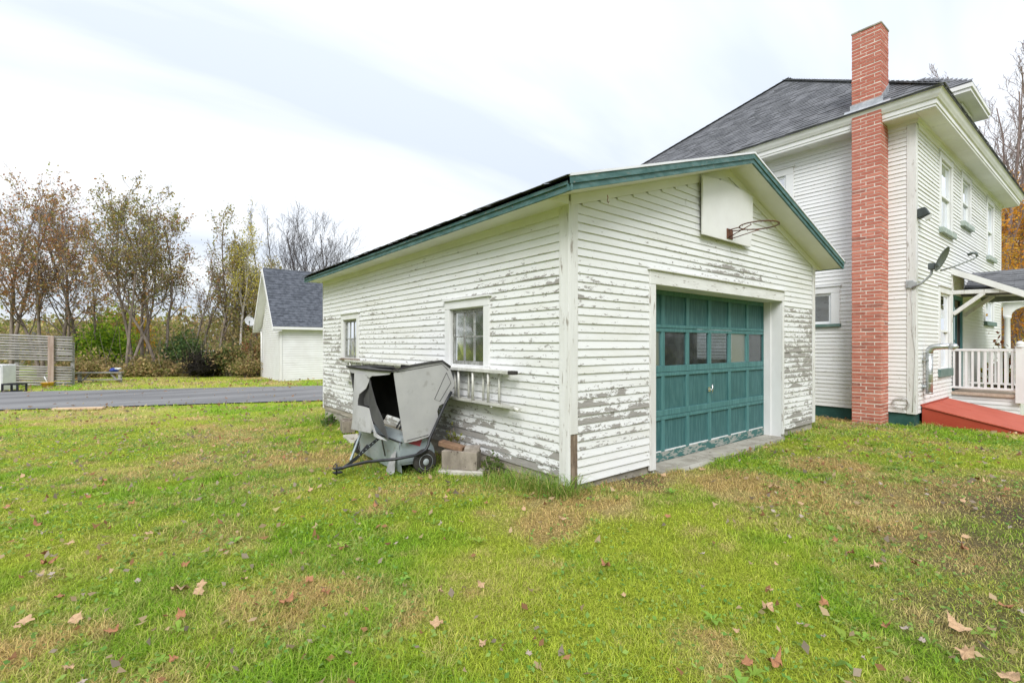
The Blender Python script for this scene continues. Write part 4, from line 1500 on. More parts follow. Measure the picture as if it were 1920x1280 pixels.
# ------------------------------------------------------------------ blocks and boards beside the wall
bz = float(gz(-0.35, 1.45, False))
rz = R(-52)
blk = MB()
blk.box((-0.21, -0.09, 0), (0.21, 0.09, 0.205))
o = blk.build("concrete_block", M["block"], None, 0.006)
o.location = (-0.30, 1.42, bz + 0.045)
o.rotation_euler = (0, 0, rz)
tag(o, "solid mossy concrete block with lumber on top beside the sweeper wheel", "concrete block")
mb = MB()
mb.box((-0.25, -0.12, -0.08), (0.27, 0.10, 0.044))
o = mb.build("footing_slab", M["conc_light"], None, 0.01)
o.location = (-0.31, 1.40, bz)
o.rotation_euler = (0, 0, R(-46))
tag(o, "pale concrete slab under the mossy block beside the sweeper", "slab")
mb = MB()
mb.box((-0.16, -0.05, 0), (0.16, 0.05, 0.055))
o = mb.build("lumber_offcut", M["lumber"], None, 0.003)
o.location = (-0.36, 1.53, bz + 0.262)
o.rotation_euler = (R(3), R(9), R(-62))
tag(o, "short brown timber offcut lying on the mossy concrete block", "board")
mb = MB()
mb.box((-0.085, -0.07, 0), (0.085, 0.07, 0.04))
o = mb.build("lumber_offcut", M["lumber_grey"], None, 0.003)
o.location = (-0.21, 1.33, bz + 0.253)
o.rotation_euler = (R(4), 0, R(-40))
tag(o, "grey weathered board end on the mossy block nearest the garage corner", "board")
# hollow block further along
mb = MB()
fz = float(gz(-0.2, 5.3, False))
for (a, b) in (((-0.2, -0.1, 0), (-0.165, 0.1, 0.2)), ((0.165, -0.1, 0), (0.2, 0.1, 0.2)), ((-0.018, -0.1, 0), (0.018, 0.1, 0.2)), ((-0.1649, -0.1, 0), (0.1649, -0.066, 0.2)), ((-0.1649, 0.066, 0), (0.1649, 0.1, 0.2))):
    mb.box(a, b)
o = mb.build("hollow_block", M["block"])
o.location = (-0.22, 5.30, fz + 0.02)
o.rotation_euler = (0, 0, R(78))
tag(o, "hollow concrete block beside the garage wall behind the sweeper", "concrete block")
mb = MB()
mb.box((-0.35, -0.15, -0.05), (0.35, 0.15, 0.03))
o = mb.build("footing_slab", M["conc_light"], None, 0.01)
o.location = (-0.38, 4.45, float(gz(-0.3, 4.5, False)) - 0.0)
o.rotation_euler = (0, 0, R(80))
tag(o, "flat concrete slab in the grass behind the far sweeper wheel", "slab")

# ------------------------------------------------------------------ house
house = empty("house", HOUSE_O, HOUSE_RZ, "two-storey white clapboard house with hip roof and brick chimney", "house")
HW, HD = 9.2, 7.66
HS = Plane((0, 0, 0), (0, 1, 0), (-1, 0, 0))
HF = Plane((0, 0, 0), (1, 0, 0), (0, -1, 0))
side_op = [(1.36, 2.06, 1.78, 2.42), (2.24, 3.0, 3.9, 5.10)]
front_op = [(1.74, 2.60, 0.84, 2.43), (1.83, 2.75, 3.78, 5.22), (3.84, 4.70, 4.22, 5.24), (6.98, 7.84, 3.78, 5.24), (6.65, 7.88, 1.98, 2.57), (2.96, 3.72, 0.33, 2.36)]


def h_wear(u, z):
    return 0.16 + 0.22 * float(vnoise(u * 0.8, z * 1.7, 13)) + 0.12 * (z < 0.8)


def hf_wear(u, z):
    return 0.16 + 0.22 * float(vnoise(u * 0.9, z * 1.9, 15)) + 0.25 * math.exp(-((z - 0.6) / 0.5) ** 2) * (u < 2.8) + 0.15 * (u < 0.6)


def grow_op(o, t):
    return (o[0] - t, o[1] + t, o[2] - 0.03, o[3] + t * 0.8)


mb = MB()
mb.box((0.02, 0.02, -0.6), (HW - 0.02, HD, 0.07))
mb.build("foundation", M["found_green"], house)
sw_ = wall_mesh(HS, 0.0, HD, 0.07, 5.5, 0.14, side_op).build("side_wall", M["dark_inside"], house)
fw_ = wall_mesh(HF, 0.14, HW, 0.07, 5.5, 0.14, front_op).build("front_wall", M["dark_inside"], house)
mb = MB()
mb.box((HW - 0.14, 0.0, 0.07), (HW, HD, 5.5)).box((0.14, HD - 0.14, 0.07), (HW - 0.14, HD, 5.5))
mb.build("rear_walls", M["vinyl"], house)
mb = MB()
mb.box((0.14, 0.14, 2.75), (HW - 0.14, HD - 0.14, 2.95)).box((0.14, 1.2, 0.07), (HW - 0.14, 1.25, 2.74)).box((0.14, 1.2, 2.96), (HW - 0.14, 1.25, 5.45))
mb.build("inner_partition", M["dark_inside"], house)
clapboards(sw_, HS, 0.07, 5.38, 0.0793, lambda z: (0.122, HD), [grow_op(o, 0.13) for o in side_op], h_wear, M["clap_house"], 0.019, seg=0.6, joint=0.5)
clapboards(fw_, HF, 0.07, 5.38, 0.0793, lambda z: (0.112, HW - 0.1), [grow_op(o, 0.11) for o in front_op], hf_wear, M["clap_house"], 0.019, seg=0.6, joint=0.1)
for (pl, a, b) in ((HS, -0.020, 0.12), (HF, 0.0, 0.11), (HF, HW - 0.1, HW + 0.02)):
    mb = MB()
    pl.box(mb, a, b, 0.06, 5.45, 0.0, 0.022 if pl is HS else 0.020)
    mb.build("corner_board", M["trim_worn"], house, 0.003)
mb = MB()
HS.box(mb, 0.122, HD, 5.38, 5.50, 0.001, 0.03)
HF.box(mb, 0.112, HW, 5.38, 5.50, 0.001, 0.03)
mb.build("frieze_board", M["soffit"], house)
GREENSILL = mottled("grey_green_sill", (0.10, 0.17, 0.155), (0.16, 0.23, 0.21), 4, 0.6, 0.2)
hm = (M["trim"], M["frame_white"], M["glass_house"])
window(house, HS, side_op[0], 0.16, 1, 1, hm, (0.06, 0.075, GREENSILL), blind=0.45, top_trim=0.13)
window(house, HS, side_op[1], 0.16, 1, 1, hm, (0.06, 0.075, GREENSILL), two_sash=True, top_trim=0.15)
window(house, HF, front_op[0], 0.11, 1, 1, hm, (0.16, 0.06, GREENSILL), two_sash=True, top_trim=0.13)
PALESILL = mottled("pale_worn_sill", (0.42, 0.47, 0.44), (0.28, 0.34, 0.31), 6, 0.7, 0.3)
for i in (1, 2, 3):
    window(house, HF, front_op[i], 0.115, 1, 1, hm, (0.11, 0.09, PALESILL), two_sash=True, top_trim=0.13)
window(house, HF, front_op[4], 0.11, 1, 1, hm, (0.11, 0.08, GREENSILL), top_trim=0.13)
# entrance door beside the porch
a, b, c, d = front_op[5]
mb = MB()
HF.box(mb, a - 0.085, a, c, d, 0.001, 0.035)
HF.box(mb, b, b + 0.085, c, d, 0.001, 0.035)
HF.box(mb, a - 0.085, b + 0.085, d + 0.001, d + 0.09, 0.001, 0.036)
ed = mb.build("entrance_door", M["green"], house)
mb = MB()
HF.box(mb, a + 0.005, b - 0.005, c, d - 0.005, -0.06, -0.03)
mb.build("door_leaf", mottled("grey_door", (0.10, 0.085, 0.085), (0.15, 0.13, 0.125), 3, 0.6, 0.1), ed)
mb = MB()
HF.box(mb, a + 0.13, b - 0.13, c + 1.0, d - 0.16, -0.029, -0.027)
mb.build("pane", M["glass_house"], ed)


# eaves: soffit boards, cornice profile
def ring(mb, prof, x0, y0, x1, y1):
    b = len(mb.v)
    n = len(prof)
    cs = ((x0, y0, -1, -1), (x1, y0, 1, -1), (x1, y1, 1, 1), (x0, y1, -1, 1))
    for (x, y, sx, sy) in cs:
        for (o, z) in prof:
            mb.v.append((x + sx * o, y + sy * o, z))
    for k in range(4):
        for i in range(n - 1):
            a, c = b + k * n + i, b + ((k + 1) % 4) * n + i
            mb.f.append((a, c, c + 1, a + 1)[::-1])
            mb.sm.append(False)


mb = MB()
ring(mb, [(0.02, 5.515), (0.36, 5.515), (0.36, 5.56), (0.375, 5.56), (0.375, 5.64), (0.40, 5.65), (0.41, 5.67), (0.43, 5.705), (0.445, 5.75), (0.455, 5.775), (0.47, 5.78), (0.47, 5.80), (0.0, 5.83)], 0, 0, HW, HD)
corn = mb.build("cornice", M["soffit"], house)
mb = MB()
ring(mb, [(0.03, 5.44), (0.05, 5.46), (0.055, 5.49), (0.085, 5.513), (0.0, 5.514)], 0, 0, HW, HD)
mb.build("bed_moulding", M["soffit"], corn)
for i in range(10):
    mb = MB()
    x0 = -0.34 + i * 0.98
    mb.box((x0, -0.352, 5.505), (min(x0 + 0.972, HW + 0.35), -0.09, 5.5145))
    mb.build("soffit_board", M["soffit"], corn)
for i in range(9):
    mb = MB()
    y0 = -0.085 + i * 0.9
    mb.box((-0.352, y0, 5.505), (-0.09, min(y0 + 0.893, HD), 5.5145))
    mb.build("soffit_board", M["soffit"], corn)

# hip roof
PIT = 0.79
EV = 0.485
ZE = 5.805
xa, xb, ya, yb = -EV, HW + EV, -EV, HD + EV
hs = (yb - ya) / 2
ym = (ya + yb) / 2
zr = ZE + hs * PIT
rA, rB = (xa + hs, ym, zr), (xb - hs, ym, zr)
mb = MB()
P = [(xa, ya, ZE), (xb, ya, ZE), (xb, yb, ZE), (xa, yb, ZE), rA, rB]
P2 = [(x, y, ZE - 0.02) for x, y, z in P[:4]]
mb.poly(P + P2, [(0, 1, 5, 4), (1, 2, 5), (2, 3, 4, 5), (3, 0, 4), (0, 6, 7, 1), (1, 7, 8, 2), (2, 8, 9, 3), (3, 9, 6, 0), (9, 8, 7, 6)])
roof = mb.build("roof", M["shingle"], house)
mb = MB()
lnA = yb - ya
slp = math.sqrt(1 + PIT * PIT)
nA = Vector((-PIT, 0, 1)).normalized()
upA = Vector((1, 0, PIT)).normalized()
ex = 0.13
shingles(mb, (xa - 0.01, yb, ZE), (xa - 0.01, ya, ZE), upA, nA, lambda s: (s / slp, lnA - s / slp), int(hs * slp / ex), ex, 0.27, 0.012)
nB = Vector((0, -PIT, 1)).normalized()
upB = Vector((0, 1, PIT)).normalized()
lnB = xb - xa
shingles(mb, (xa, ya - 0.01, ZE), (xb, ya - 0.01, ZE), upB, nB, lambda s: (s / slp, lnB - s / slp), int(hs * slp / ex), ex, 0.27, 0.012)
# hip and ridge caps
for (p, q) in (((xa, ya, ZE), rA), ((xa, yb, ZE), rA), ((xb, ya, ZE), rB), (rA, rB)):
    p, q = Vector(p), Vector(q)
    k = int((q - p).length / 0.2)
    for i in range(k):
        a, b = p.lerp(q, i / k), p.lerp(q, (i + 1.15) / k)
        mb.bar(a + Vector((0, 0, 0.022)), b + Vector((0, 0, 0.014)), 0.22, 0.012)
o = mb.build("shingles", M["shingle"], roof)
o["kind"] = "stuff"

# hipped dormer on the front slope
dx0, dx1, dy0, dz = 3.46, 5.73, -0.25, 7.28
dov = 0.30
dmid = (dx0 + dx1) / 2
dh = (dx1 - dx0) / 2
dap = dz + dh * 0.82
mb = MB()
mb.box((dx0 + dov, dy0 + dov, 5.9), (dx1 - dov, 3.2, dz - 0.02))
dorm = mb.build("dormer", M["trim"], house)
mb = MB()
yb2 = 3.4
mb.poly([(dx0, dy0, dz), (dx1, dy0, dz), (dx1, yb2, dz), (dx0, yb2, dz), (dmid, dy0 + dh, dap), (dmid, yb2, dap), (dx0, dy0, dz - 0.02), (dx1, dy0, dz - 0.02), (dx1, yb2, dz - 0.02), (dx0, yb2, dz - 0.02)],
        [(0, 1, 4), (1, 2, 5, 4), (3, 0, 4, 5), (0, 6, 7, 1), (1, 7, 8, 2), (3, 9, 6, 0), (9, 8, 7, 6)])
mb.build("dormer_roof", M["shingle"], dorm)
mb = MB()
nD = Vector((-0.82, 0, 1)).normalized()
upD = Vector((1, 0, 0.82)).normalized()
shingles(mb, (dx0, yb2, dz), (dx0, dy0, dz), upD, nD, lambda s: (0, (yb2 - dy0) - s / 1.293), int(dh * 1.293 / ex), ex, 0.27, 0.012)
o = mb.build("shingles", M["shingle"], dorm)
o["kind"] = "stuff"
mb = MB()
for (o_, z0_, z1_) in ((0.0, dz - 0.11, dz - 0.021), (0.03, dz - 0.19, dz - 0.111)):
    mb.box((dx0 + o_, dy0 + o_, z0_), (dx1 - o_, dy0 + o_ + 0.03, z1_)).box((dx0 + o_, dy0 + o_ + 0.0305, z0_), (dx0 + o_ + 0.03, 2.6, z1_)).box((dx1 - o_ - 0.03, dy0 + o_ + 0.0305, z0_), (dx1 - o_, 2.6, z1_))
mb.box((dx0 + 0.061, dy0 + 0.061, dz - 0.185), (dx1 - 0.061, 2.6, dz - 0.17))
mb.build("dormer_cornice", M["soffit"], dorm)
mb = MB()
mb.box((dx0 + dov + 0.35, dy0 + dov - 0.02, 6.42), (dx1 - dov - 0.35, dy0 + dov - 0.001, 7.0))
mb.build("pane", M["glass_house"], dorm)
mb = MB()
for (a, b, c_, d_) in ((dx0 + dov + 0.27, dx0 + dov + 0.35, 6.35, 7.07), (dx1 - dov - 0.35, dx1 - dov - 0.27, 6.35, 7.07), (dx0 + dov + 0.35, dx1 - dov - 0.35, 7.0, 7.07)):
    mb.box((a, dy0 + dov - 0.04, c_), (b, dy0 + dov - 0.001, d_))
mb.build("window_casing", M["trim"], dorm)

# brick chimney
CX0, CX1, CY0, CY1, CZ0, CZ1 = -0.44, -0.001, 0.40, 0.865, -0.14, 7.36
mb = MB()
mb.box((CX0 + 0.0035, CY0 + 0.0035, -0.4), (CX1, CY1 - 0.0035, CZ1 - 0.008))
chim = mb.build("chimney", M["mortar"], house)
chim["label"] = "tall red brick chimney on the side wall"
brick_meshes = {}


def brick_me(lx, ly, hz):
    k = (round(lx, 3), round(ly, 3), round(hz, 3))
    if k not in brick_meshes:
        m_ = MB()
        c = 0.003
        x, y, z = lx / 2, ly / 2, hz / 2
        ring0 = [(-x + c, -y, 0), (x - c, -y, 0), (x, -y + c, 0), (x, y - c, 0), (x - c, y, 0), (-x + c, y, 0), (-x, y - c, 0), (-x, -y + c, 0)]
        pts = [(a, b, -z) for a, b, _ in ring0] + [(a, b, z) for a, b, _ in ring0]
        fs = [tuple(range(8))[::-1], tuple(range(8, 16))] + [(i, (i + 1) % 8, (i + 1) % 8 + 8, i + 8) for i in range(8)]
        m_.poly(pts, fs)
        me = m_.mesh("brick")
        me.materials.append(M["brick"])
        brick_meshes[k] = me
    return brick_meshes[k]


zz, course, nb = CZ0, 0, 0
rest = MB()
J = 0.0115
bd = 0.095
LX, LY = CX1 - CX0, CY1 - CY0
while zz < CZ1 - 0.05:
    thick = 0.021 if course % 3 == 2 else J
    hz = 0.0500
    zc = zz + hz / 2
    cells = []
    if course % 2 == 0:
        h = (LY - J) / 2
        cells += [(CX0, CX0 + bd, CY0, CY0 + h), (CX0, CX0 + bd, CY0 + h + J, CY1)]
        xs_ = CX0 + bd + J
        cells += [(xs_, xs_ + 0.205, CY0, CY0 + bd), (xs_ + 0.205 + J, CX1, CY0, CY0 + bd)]
        cells += [(xs_, CX1, CY1 - bd, CY1)]
    else:
        cells += [(CX0, CX0 + 0.205, CY0, CY0 + bd), (CX0 + 0.205 + J, CX1, CY0, CY0 + bd)]
        ys_ = CY0 + bd + J
        cells += [(CX0, CX0 + bd, ys_, ys_ + 0.205), (CX0, CX0 + bd, ys_ + 0.205 + J, CY1)]
        cells += [(CX0 + bd + J, CX1, CY1 - bd, CY1)]
    for ci, (p, q, r_, s_) in enumerate(cells):
        jx, jy = random.uniform(-0.0025, 0.0025), random.uniform(-0.0025, 0.0025)
        if nb < 300 and ci < 4:
            o = bpy.data.objects.new("brick", brick_me(q - p, s_ - r_, hz))
            COL.objects.link(o)
            o.parent = chim
            o.location = ((p + q) / 2 + jx, (r_ + s_) / 2 + jy, zc)
            nb += 1
        else:
            rest.box((p + jx, r_ + jy, zz), (q + jx, s_ + jy, zz + hz))
    zz += hz + thick
    course += 1
o = rest.build("brickwork", M["brick"], chim)
o["kind"] = "stuff"
mb = MB()
mb.box((CX0 - 0.012, CY0 - 0.012, CZ1 - 0.03), (CX1 + 0.012, CY1 + 0.012, CZ1 + 0.012))
mb.build("cap", M["concrete"], chim, 0.01)
# flashing where it leaves the roof
mb = MB()
mb.poly([(-0.50, 0.25, 5.81), (-0.50, 0.98, 5.81), (-0.445, 0.98, 5.87), (-0.445, 0.25, 5.87)], [(0, 1, 2, 3)])
mb.box((-0.455, 0.37, 5.83), (-0.4425, 0.89, 5.97))
mb.poly([(-0.455, 0.395, 5.83), (0.02, 0.395, 6.21), (0.02, 0.395, 6.36), (-0.455, 0.395, 5.97), (-0.455, 0.30, 5.84), (0.02, 0.30, 6.22)], [(0, 1, 2, 3), (4, 5, 1, 0)])
o = mb.build("flashing", M["flash"], chim)
s = o.modifiers.new("solid", "SOLIDIFY")
s.thickness = 0.006

# porch
porch = MB()
porch.box((2.80, -1.12, 0.265), (4.9, -0.001, 0.325))
po = porch.build("porch", M["deck"], house)
for i in range(5):
    mb = MB()
    z0 = -0.16 + i * 0.085
    mb.poly([(2.842, -1.05, z0), (2.842, -0.002, z0), (2.856, -0.002, z0 + 0.083), (2.856, -1.05, z0 + 0.083), (2.87, -1.05, z0), (2.87, -0.002, z0), (2.87, -0.002, z0 + 0.083), (2.87, -1.05, z0 + 0.083)],
            [(0, 3, 2, 1), (4, 5, 6, 7), (0, 1, 5, 4), (0, 4, 7, 3), (1, 2, 6, 5)])
    mb.build("skirt_board", M["vinyl"], po)
mb = MB()
mb.box((2.85, -1.05, -0.2), (4.85, -1.03, 0.26))
mb.build("skirt_board", M["vinyl"], po)


def post(x, y):
    m_ = MB()
    m_.box((x - 0.062, y - 0.062, 0.16), (x + 0.062, y + 0.062, 1.30))
    m_.lathe([(0.088, 1.301), (0.088, 1.315), (0.05, 1.325), (0.062, 1.345), (0.066, 1.375), (0.05, 1.405), (0.02, 1.425)], Matrix.Translation((x, y, 0)), 16)
    m_.build("newel_post", M["vinyl"], po)


def railing(p, q, n):
    p, q = Vector(p), Vector(q)
    for zz_, hh in ((1.235, 0.05), (0.42, 0.045)):
        m_ = MB()
        m_.bar(p + Vector((0, 0, zz_)), q + Vector((0, 0, zz_)), 0.055, hh)
        m_.build("rail", M["vinyl"], po, 0.004)
    for i in range(n):
        t = (i + 0.5) / n
        c_ = p.lerp(q, t)
        m_ = MB()
        m_.box((c_.x - 0.018, c_.y - 0.018, 0.44), (c_.x + 0.018, c_.y + 0.018, 1.212))
        m_.build("baluster", M["vinyl"], po)


post(2.83, -1.055)
railing((2.83, 0, 0), (2.83, -0.995, 0), 10)
railing((2.895, -1.055, 0), (3.35, -1.055, 0), 4)
railing((4.80, 0, 0), (4.80, -1.0, 0), 10)
post(4.80, -1.055)

# hood over the entrance: shed roof on triangular brackets, gabled roof beyond
mb = MB()
hx0, hx1 = 2.80, 4.1


def hz_(y):
    return 3.06 + y * 0.545


pts = [(hx0, 0, hz_(0)), (hx0, -1.16, hz_(-1.16)), (hx1, -1.16, hz_(-1.16)), (hx1, 0, hz_(0))]
pts += [(x, y, z - 0.045) for x, y, z in pts]
mb.poly(pts, [(0, 1, 2, 3), (7, 6, 5, 4), (0, 4, 5, 1), (1, 5, 6, 2), (2, 6, 7, 3), (3, 7, 4, 0)])
hood = mb.build("porch_roof", M["shingle"], house)
mb = MB()
mb.poly([(hx0 - 0.022, 0, hz_(0) - 0.012), (hx0 - 0.022, -1.19, hz_(-1.19) - 0.012), (hx0 - 0.022, -1.19, hz_(-1.19) - 0.14), (hx0 - 0.022, 0, hz_(0) - 0.15), (hx0 - 0.001, 0, hz_(0) - 0.012), (hx0 - 0.001, -1.19, hz_(-1.19) - 0.012), (hx0 - 0.001, -1.19, hz_(-1.19) - 0.14), (hx0 - 0.001, 0, hz_(0) - 0.15)],
        [(0, 3, 2, 1), (4, 5, 6, 7), (0, 1, 5, 4), (1, 2, 6, 5), (2, 3, 7, 6), (3, 0, 4, 7)])
mb.build("rake_board", M["trim"], hood)
mb = MB()
pts = [(hx0, -0.002, hz_(0) - 0.14), (hx0, -1.14, hz_(-1.14) - 0.14), (hx1, -1.14, hz_(-1.14) - 0.14), (hx1, -0.002, hz_(0) - 0.14)]
pts += [(x, y, z + 0.02) for x, y, z in pts]
mb.poly(pts, [(0, 1, 2, 3), (7, 6, 5, 4), (0, 4, 5, 1), (1, 5, 6, 2), (2, 6, 7, 3), (3, 7, 4, 0)])
mb.build("hood_soffit", M["soffit"], hood)
for bx in (2.86, 3.95):
    mb = MB()
    mb.bar((bx, -0.0, 2.50), (bx, -1.02, 2.47), 0.075, 0.085)
    mb.bar((bx, -0.03, 2.02), (bx, -0.52, 2.45), 0.07, 0.08)
    mb.box((bx - 0.045, -0.03, 1.2), (bx + 0.045, -0.001, 2.95))
    mb.build("bracket", M["trim_worn"], hood, 0.004)
mb = MB()
gxm, gz1, gx0 = 5.0, 3.13, 3.75
gsl = 0.5
pts = []
for (x, z) in ((gx0, gz1 - (gxm - gx0) * gsl), (gxm, gz1), (2 * gxm - gx0, gz1 - (gxm - gx0) * gsl)):
    for y in (-0.02, -2.6):
        pts += [(x, y, z), (x, y, z - 0.05)]
mb.poly(pts, [(0, 2, 6, 4), (4, 6, 10, 8), (1, 5, 7, 3), (5, 9, 11, 7), (2, 3, 7, 6), (6, 7, 11, 10), (0, 4, 5, 1), (4, 8, 9, 5), (0, 1, 3, 2), (8, 10, 11, 9)])
gr = mb.build("porch_roof", M["shingle"], house)
mb = MB()
sl2 = math.sqrt(1 + gsl * gsl)
shingles(mb, (gx0, -0.02, pts[0][2]), (gx0, -2.6, pts[0][2]), Vector((1, 0, gsl)).normalized(), Vector((-gsl, 0, 1)).normalized(), lambda s: (0, 2.58), int((gxm - gx0) * sl2 / ex), ex, 0.27, 0.012)
o = mb.build("shingles", M["shingle"], gr)
o["kind"] = "stuff"
for (xx, yy) in ((4.1, -2.45), (5.9, -2.45)):
    mb = MB()
    mb.box((xx - 0.06, yy - 0.06, -0.1), (xx + 0.06, yy + 0.06, 2.62))
    mb.build("porch_post", M["trim"], gr)
mb = MB()
mb.box((4.0, -2.5, 2.48), (6.0, -2.4, 2.62)).box((4.04, -2.39, 2.48), (4.16, -0.03, 2.56))
mb.build("beam", M["trim"], gr)

# arched porch at the far end of the front
mb = MB()
mb.box((9.22, -0.9, 2.62), (12.0, 1.2, 2.80))
fp = mb.build("far_porch", M["trim"], house)
mb = MB()
mb.poly([(9.1, -1.05, 2.80), (12.2, -1.05, 2.80), (12.2, 0.3, 3.2), (9.3, 0.3, 3.2)], [(0, 1, 2, 3)])
mb.build("far_porch_roof", M["shingle"], fp)
mb = MB()
mb.lathe([(0.095, 0.2), (0.095, 0.3), (0.075, 0.34), (0.068, 1.4), (0.062, 2.12), (0.09, 2.16), (0.09, 2.22)], Matrix.Translation((9.38, -0.13, 0)), 14)
mb.build("column", M["trim"], fp)
mb = MB()
ol = [(-0.09, 2.221), (-0.09, 2.62), (1.3, 2.62), (1.3, 2.221)] + [(0.60 + 0.52 * math.cos(a), 2.221 + 0.30 * math.sin(a)) for a in [math.pi * i / 10 for i in range(11)]]
mb.prism([(x, z) for x, z in ol], Matrix(((0, 0, 1, 9.33), (-1, 0, 0, -0.13), (0, 1, 0, 0), (0, 0, 0, 1))), 0.10)
mb.build("arch", M["trim"], fp)
mb = MB()
mb.box((9.22, -2.0, -0.3), (12, 3.0, 0.2))
mb.build("far_porch_floor", M["vinyl"], fp)

# cellar bulkhead
bh = empty("cellar_bulkhead", HOUSE_O, HOUSE_RZ, "low red sloping cellar bulkhead door against the house front", "cellar door")
mb = MB()
pr = [(-0.03, -0.4), (-0.03, 0.165), (-1.50, -0.16), (-1.50, -0.4)]
x0, x1 = 0.33, 2.46
mb.poly([(x0, y, z) for y, z in pr] + [(x1, y, z) for y, z in pr], [(0, 1, 2, 3), (7, 6, 5, 4), (0, 4, 5, 1), (1, 5, 6, 2), (2, 6, 7, 3)])
mb.build("frame", M["red_side"], bh)
for (p, q) in ((x0 - 0.02, (x0 + x1) / 2 - 0.004), ((x0 + x1) / 2 + 0.004, x1 + 0.02)):
    mb = MB()
    tp = [(-0.03, 0.172), (-1.55, -0.164), (-1.55, -0.140), (-0.03, 0.196)]
    mb.poly([(p, y, z) for y, z in tp] + [(q, y, z) for y, z in tp], [(0, 1, 2, 3), (7, 6, 5, 4), (0, 4, 5, 1), (1, 5, 6, 2), (2, 6, 7, 3), (3, 7, 4, 0)])
    mb.build("door_leaf", M["red_door"], bh, 0.004)
mb = MB()
mb.box((x0 - 0.02, -0.03, 0.197), (x1 + 0.02, -0.0, 0.225))
mb.build("head_flashing", M["red_side"], bh)
mb = MB()
mb.tube([(1.30, -1.28, -0.07), (1.30, -1.30, -0.045), (1.30, -1.40, -0.067), (1.30, -1.42, -0.10)], 0.012, 8)
mb.build("handle", M["black"], bh)


def hloc(name, label, cat):
    return empty(name, HOUSE_O, HOUSE_RZ, label, cat)


# vent pipe
vp = hloc("vent_pipe", "galvanised elbowed vent pipe fixed to the house front wall", "vent pipe")
mb = MB()
mb.tube([(0.45, -0.11, 0.42), (0.45, -0.11, 1.20)], 0.055, 14)
for z in (0.44, 0.62, 0.80, 0.98, 1.16):
    mb.lathe([(0.056, z - 0.008), (0.060, z), (0.056, z + 0.008)], Matrix.Translation((0.45, -0.11, 0)), 14)
mb.build("riser", M["galv"], vp)
mb = MB()
mb.tube([(0.45, -0.11, 1.19), (0.45, -0.115, 1.25), (0.45, -0.15, 1.295), (0.45, -0.21, 1.315), (0.45, -0.42, 1.325)], [0.057, 0.058, 0.058, 0.056, 0.054], 14)
mb.build("elbow", M["galv"], vp)
mb = MB()
mb.tube([(0.45, -0.40, 1.325), (0.45, -0.47, 1.31), (0.45, -0.49, 1.28)], [0.06, 0.062, 0.05], 14)
mb.build("outlet_hood", M["galv"], vp)
mb = MB()
mb.tube([(0.45, 0.0, 0.55), (0.45, -0.11, 0.55)], 0.045, 12)
mb.box((0.37, -0.024, 0.47), (0.53, -0.014, 0.63)).box((0.385, -0.12, 1.05), (0.515, -0.014, 1.075))
mb.build("wall_thimble", M["galv"], vp)
# flood lamp
fl = hloc("flood_lamp", "dark wedge-shaped security lamp high on the house corner", "lamp")
mb = MB()
mb.poly([(0.03, -0.022, 3.68), (0.19, -0.022, 3.68), (0.19, -0.022, 3.86), (0.03, -0.022, 3.86), (0.05, -0.20, 3.74), (0.17, -0.20, 3.74), (0.18, -0.13, 3.88), (0.04, -0.13, 3.88)],
        [(0, 3, 2, 1), (4, 5, 6, 7), (0, 1, 5, 4), (1, 2, 6, 5), (2, 3, 7, 6), (3, 0, 4, 7)])
mb.build("housing", M["lamp_dark"], fl, 0.01)
mb = MB()
mb.poly([(0.055, -0.12, 3.69), (0.165, -0.12, 3.69), (0.16, -0.215, 3.735), (0.06, -0.215, 3.735), (0.065, -0.13, 3.63), (0.155, -0.13, 3.63), (0.15, -0.19, 3.65), (0.07, -0.19, 3.65)],
        [(0, 1, 2, 3), (7, 6, 5, 4), (0, 4, 5, 1), (1, 5, 6, 2), (2, 6, 7, 3), (3, 7, 4, 0)])
mb.build("lens", M["lens"], fl)
# satellite dish on the corner
sdh = hloc("satellite_dish", "satellite dish seen edge-on with long feed arm on house corner", "satellite dish")
mb = MB()
mb.box((-0.034, 0.02, 2.40), (-0.0225, 0.13, 2.54)).bar((-0.04, 0.09, 2.47), (-0.04, -0.02, 2.44), 0.03, 0.12)
mb.build("mount_plate", M["dish_grey"], sdh)
mb = MB()
mb.tube([(-0.05, 0.03, 2.40), (-0.05, -0.10, 2.47), (-0.05, -0.20, 2.57), (-0.05, -0.24, 2.62), (-0.05, -0.25, 2.74)], 0.02, 10)
mb.build("mast", M["dish_grey"], sdh)
mb = MB()
mb.box((-0.10, -0.30, 2.70), (0.0, -0.20, 2.82)).box((-0.08, -0.35, 2.74), (-0.02, -0.30, 2.80))
mb.build("bracket", M["dish_dark"], sdh, 0.01)
Md = Matrix.Translation((-0.05, -0.36, 2.885)) @ Matrix.Rotation(R(24), 4, "X") @ Matrix.Rotation(R(90), 4, "X")
mb = MB()
pr = [(0.001, 0.0), (0.06, 0.002), (0.12, 0.008), (0.17, 0.017), (0.21, 0.028), (0.225, 0.034), (0.227, 0.028), (0.21, 0.020), (0.12, 0.001), (0.001, -0.006)]
mb.lathe(pr, Md @ Matrix.Scale(1.0, 4), 28)
mb.build("reflector", M["dish_dark"], sdh)
mb = MB()
mb.tube([(-0.05, -0.36, 2.665), (-0.05, -0.55, 2.72), (-0.05, -0.80, 2.82), (-0.05, -0.84, 2.86)], 0.013, 8)
mb.build("feed_arm", M["dish_grey"], sdh)
mb = MB()
mb.tube([(-0.05, -0.84, 2.85), (-0.05, -0.83, 2.91), (-0.05, -0.78, 2.92), (-0.05, -0.72, 2.895)], [0.018, 0.022, 0.022, 0.026], 10)
mb.build("feed_horn", M["dish_dark"], sdh)
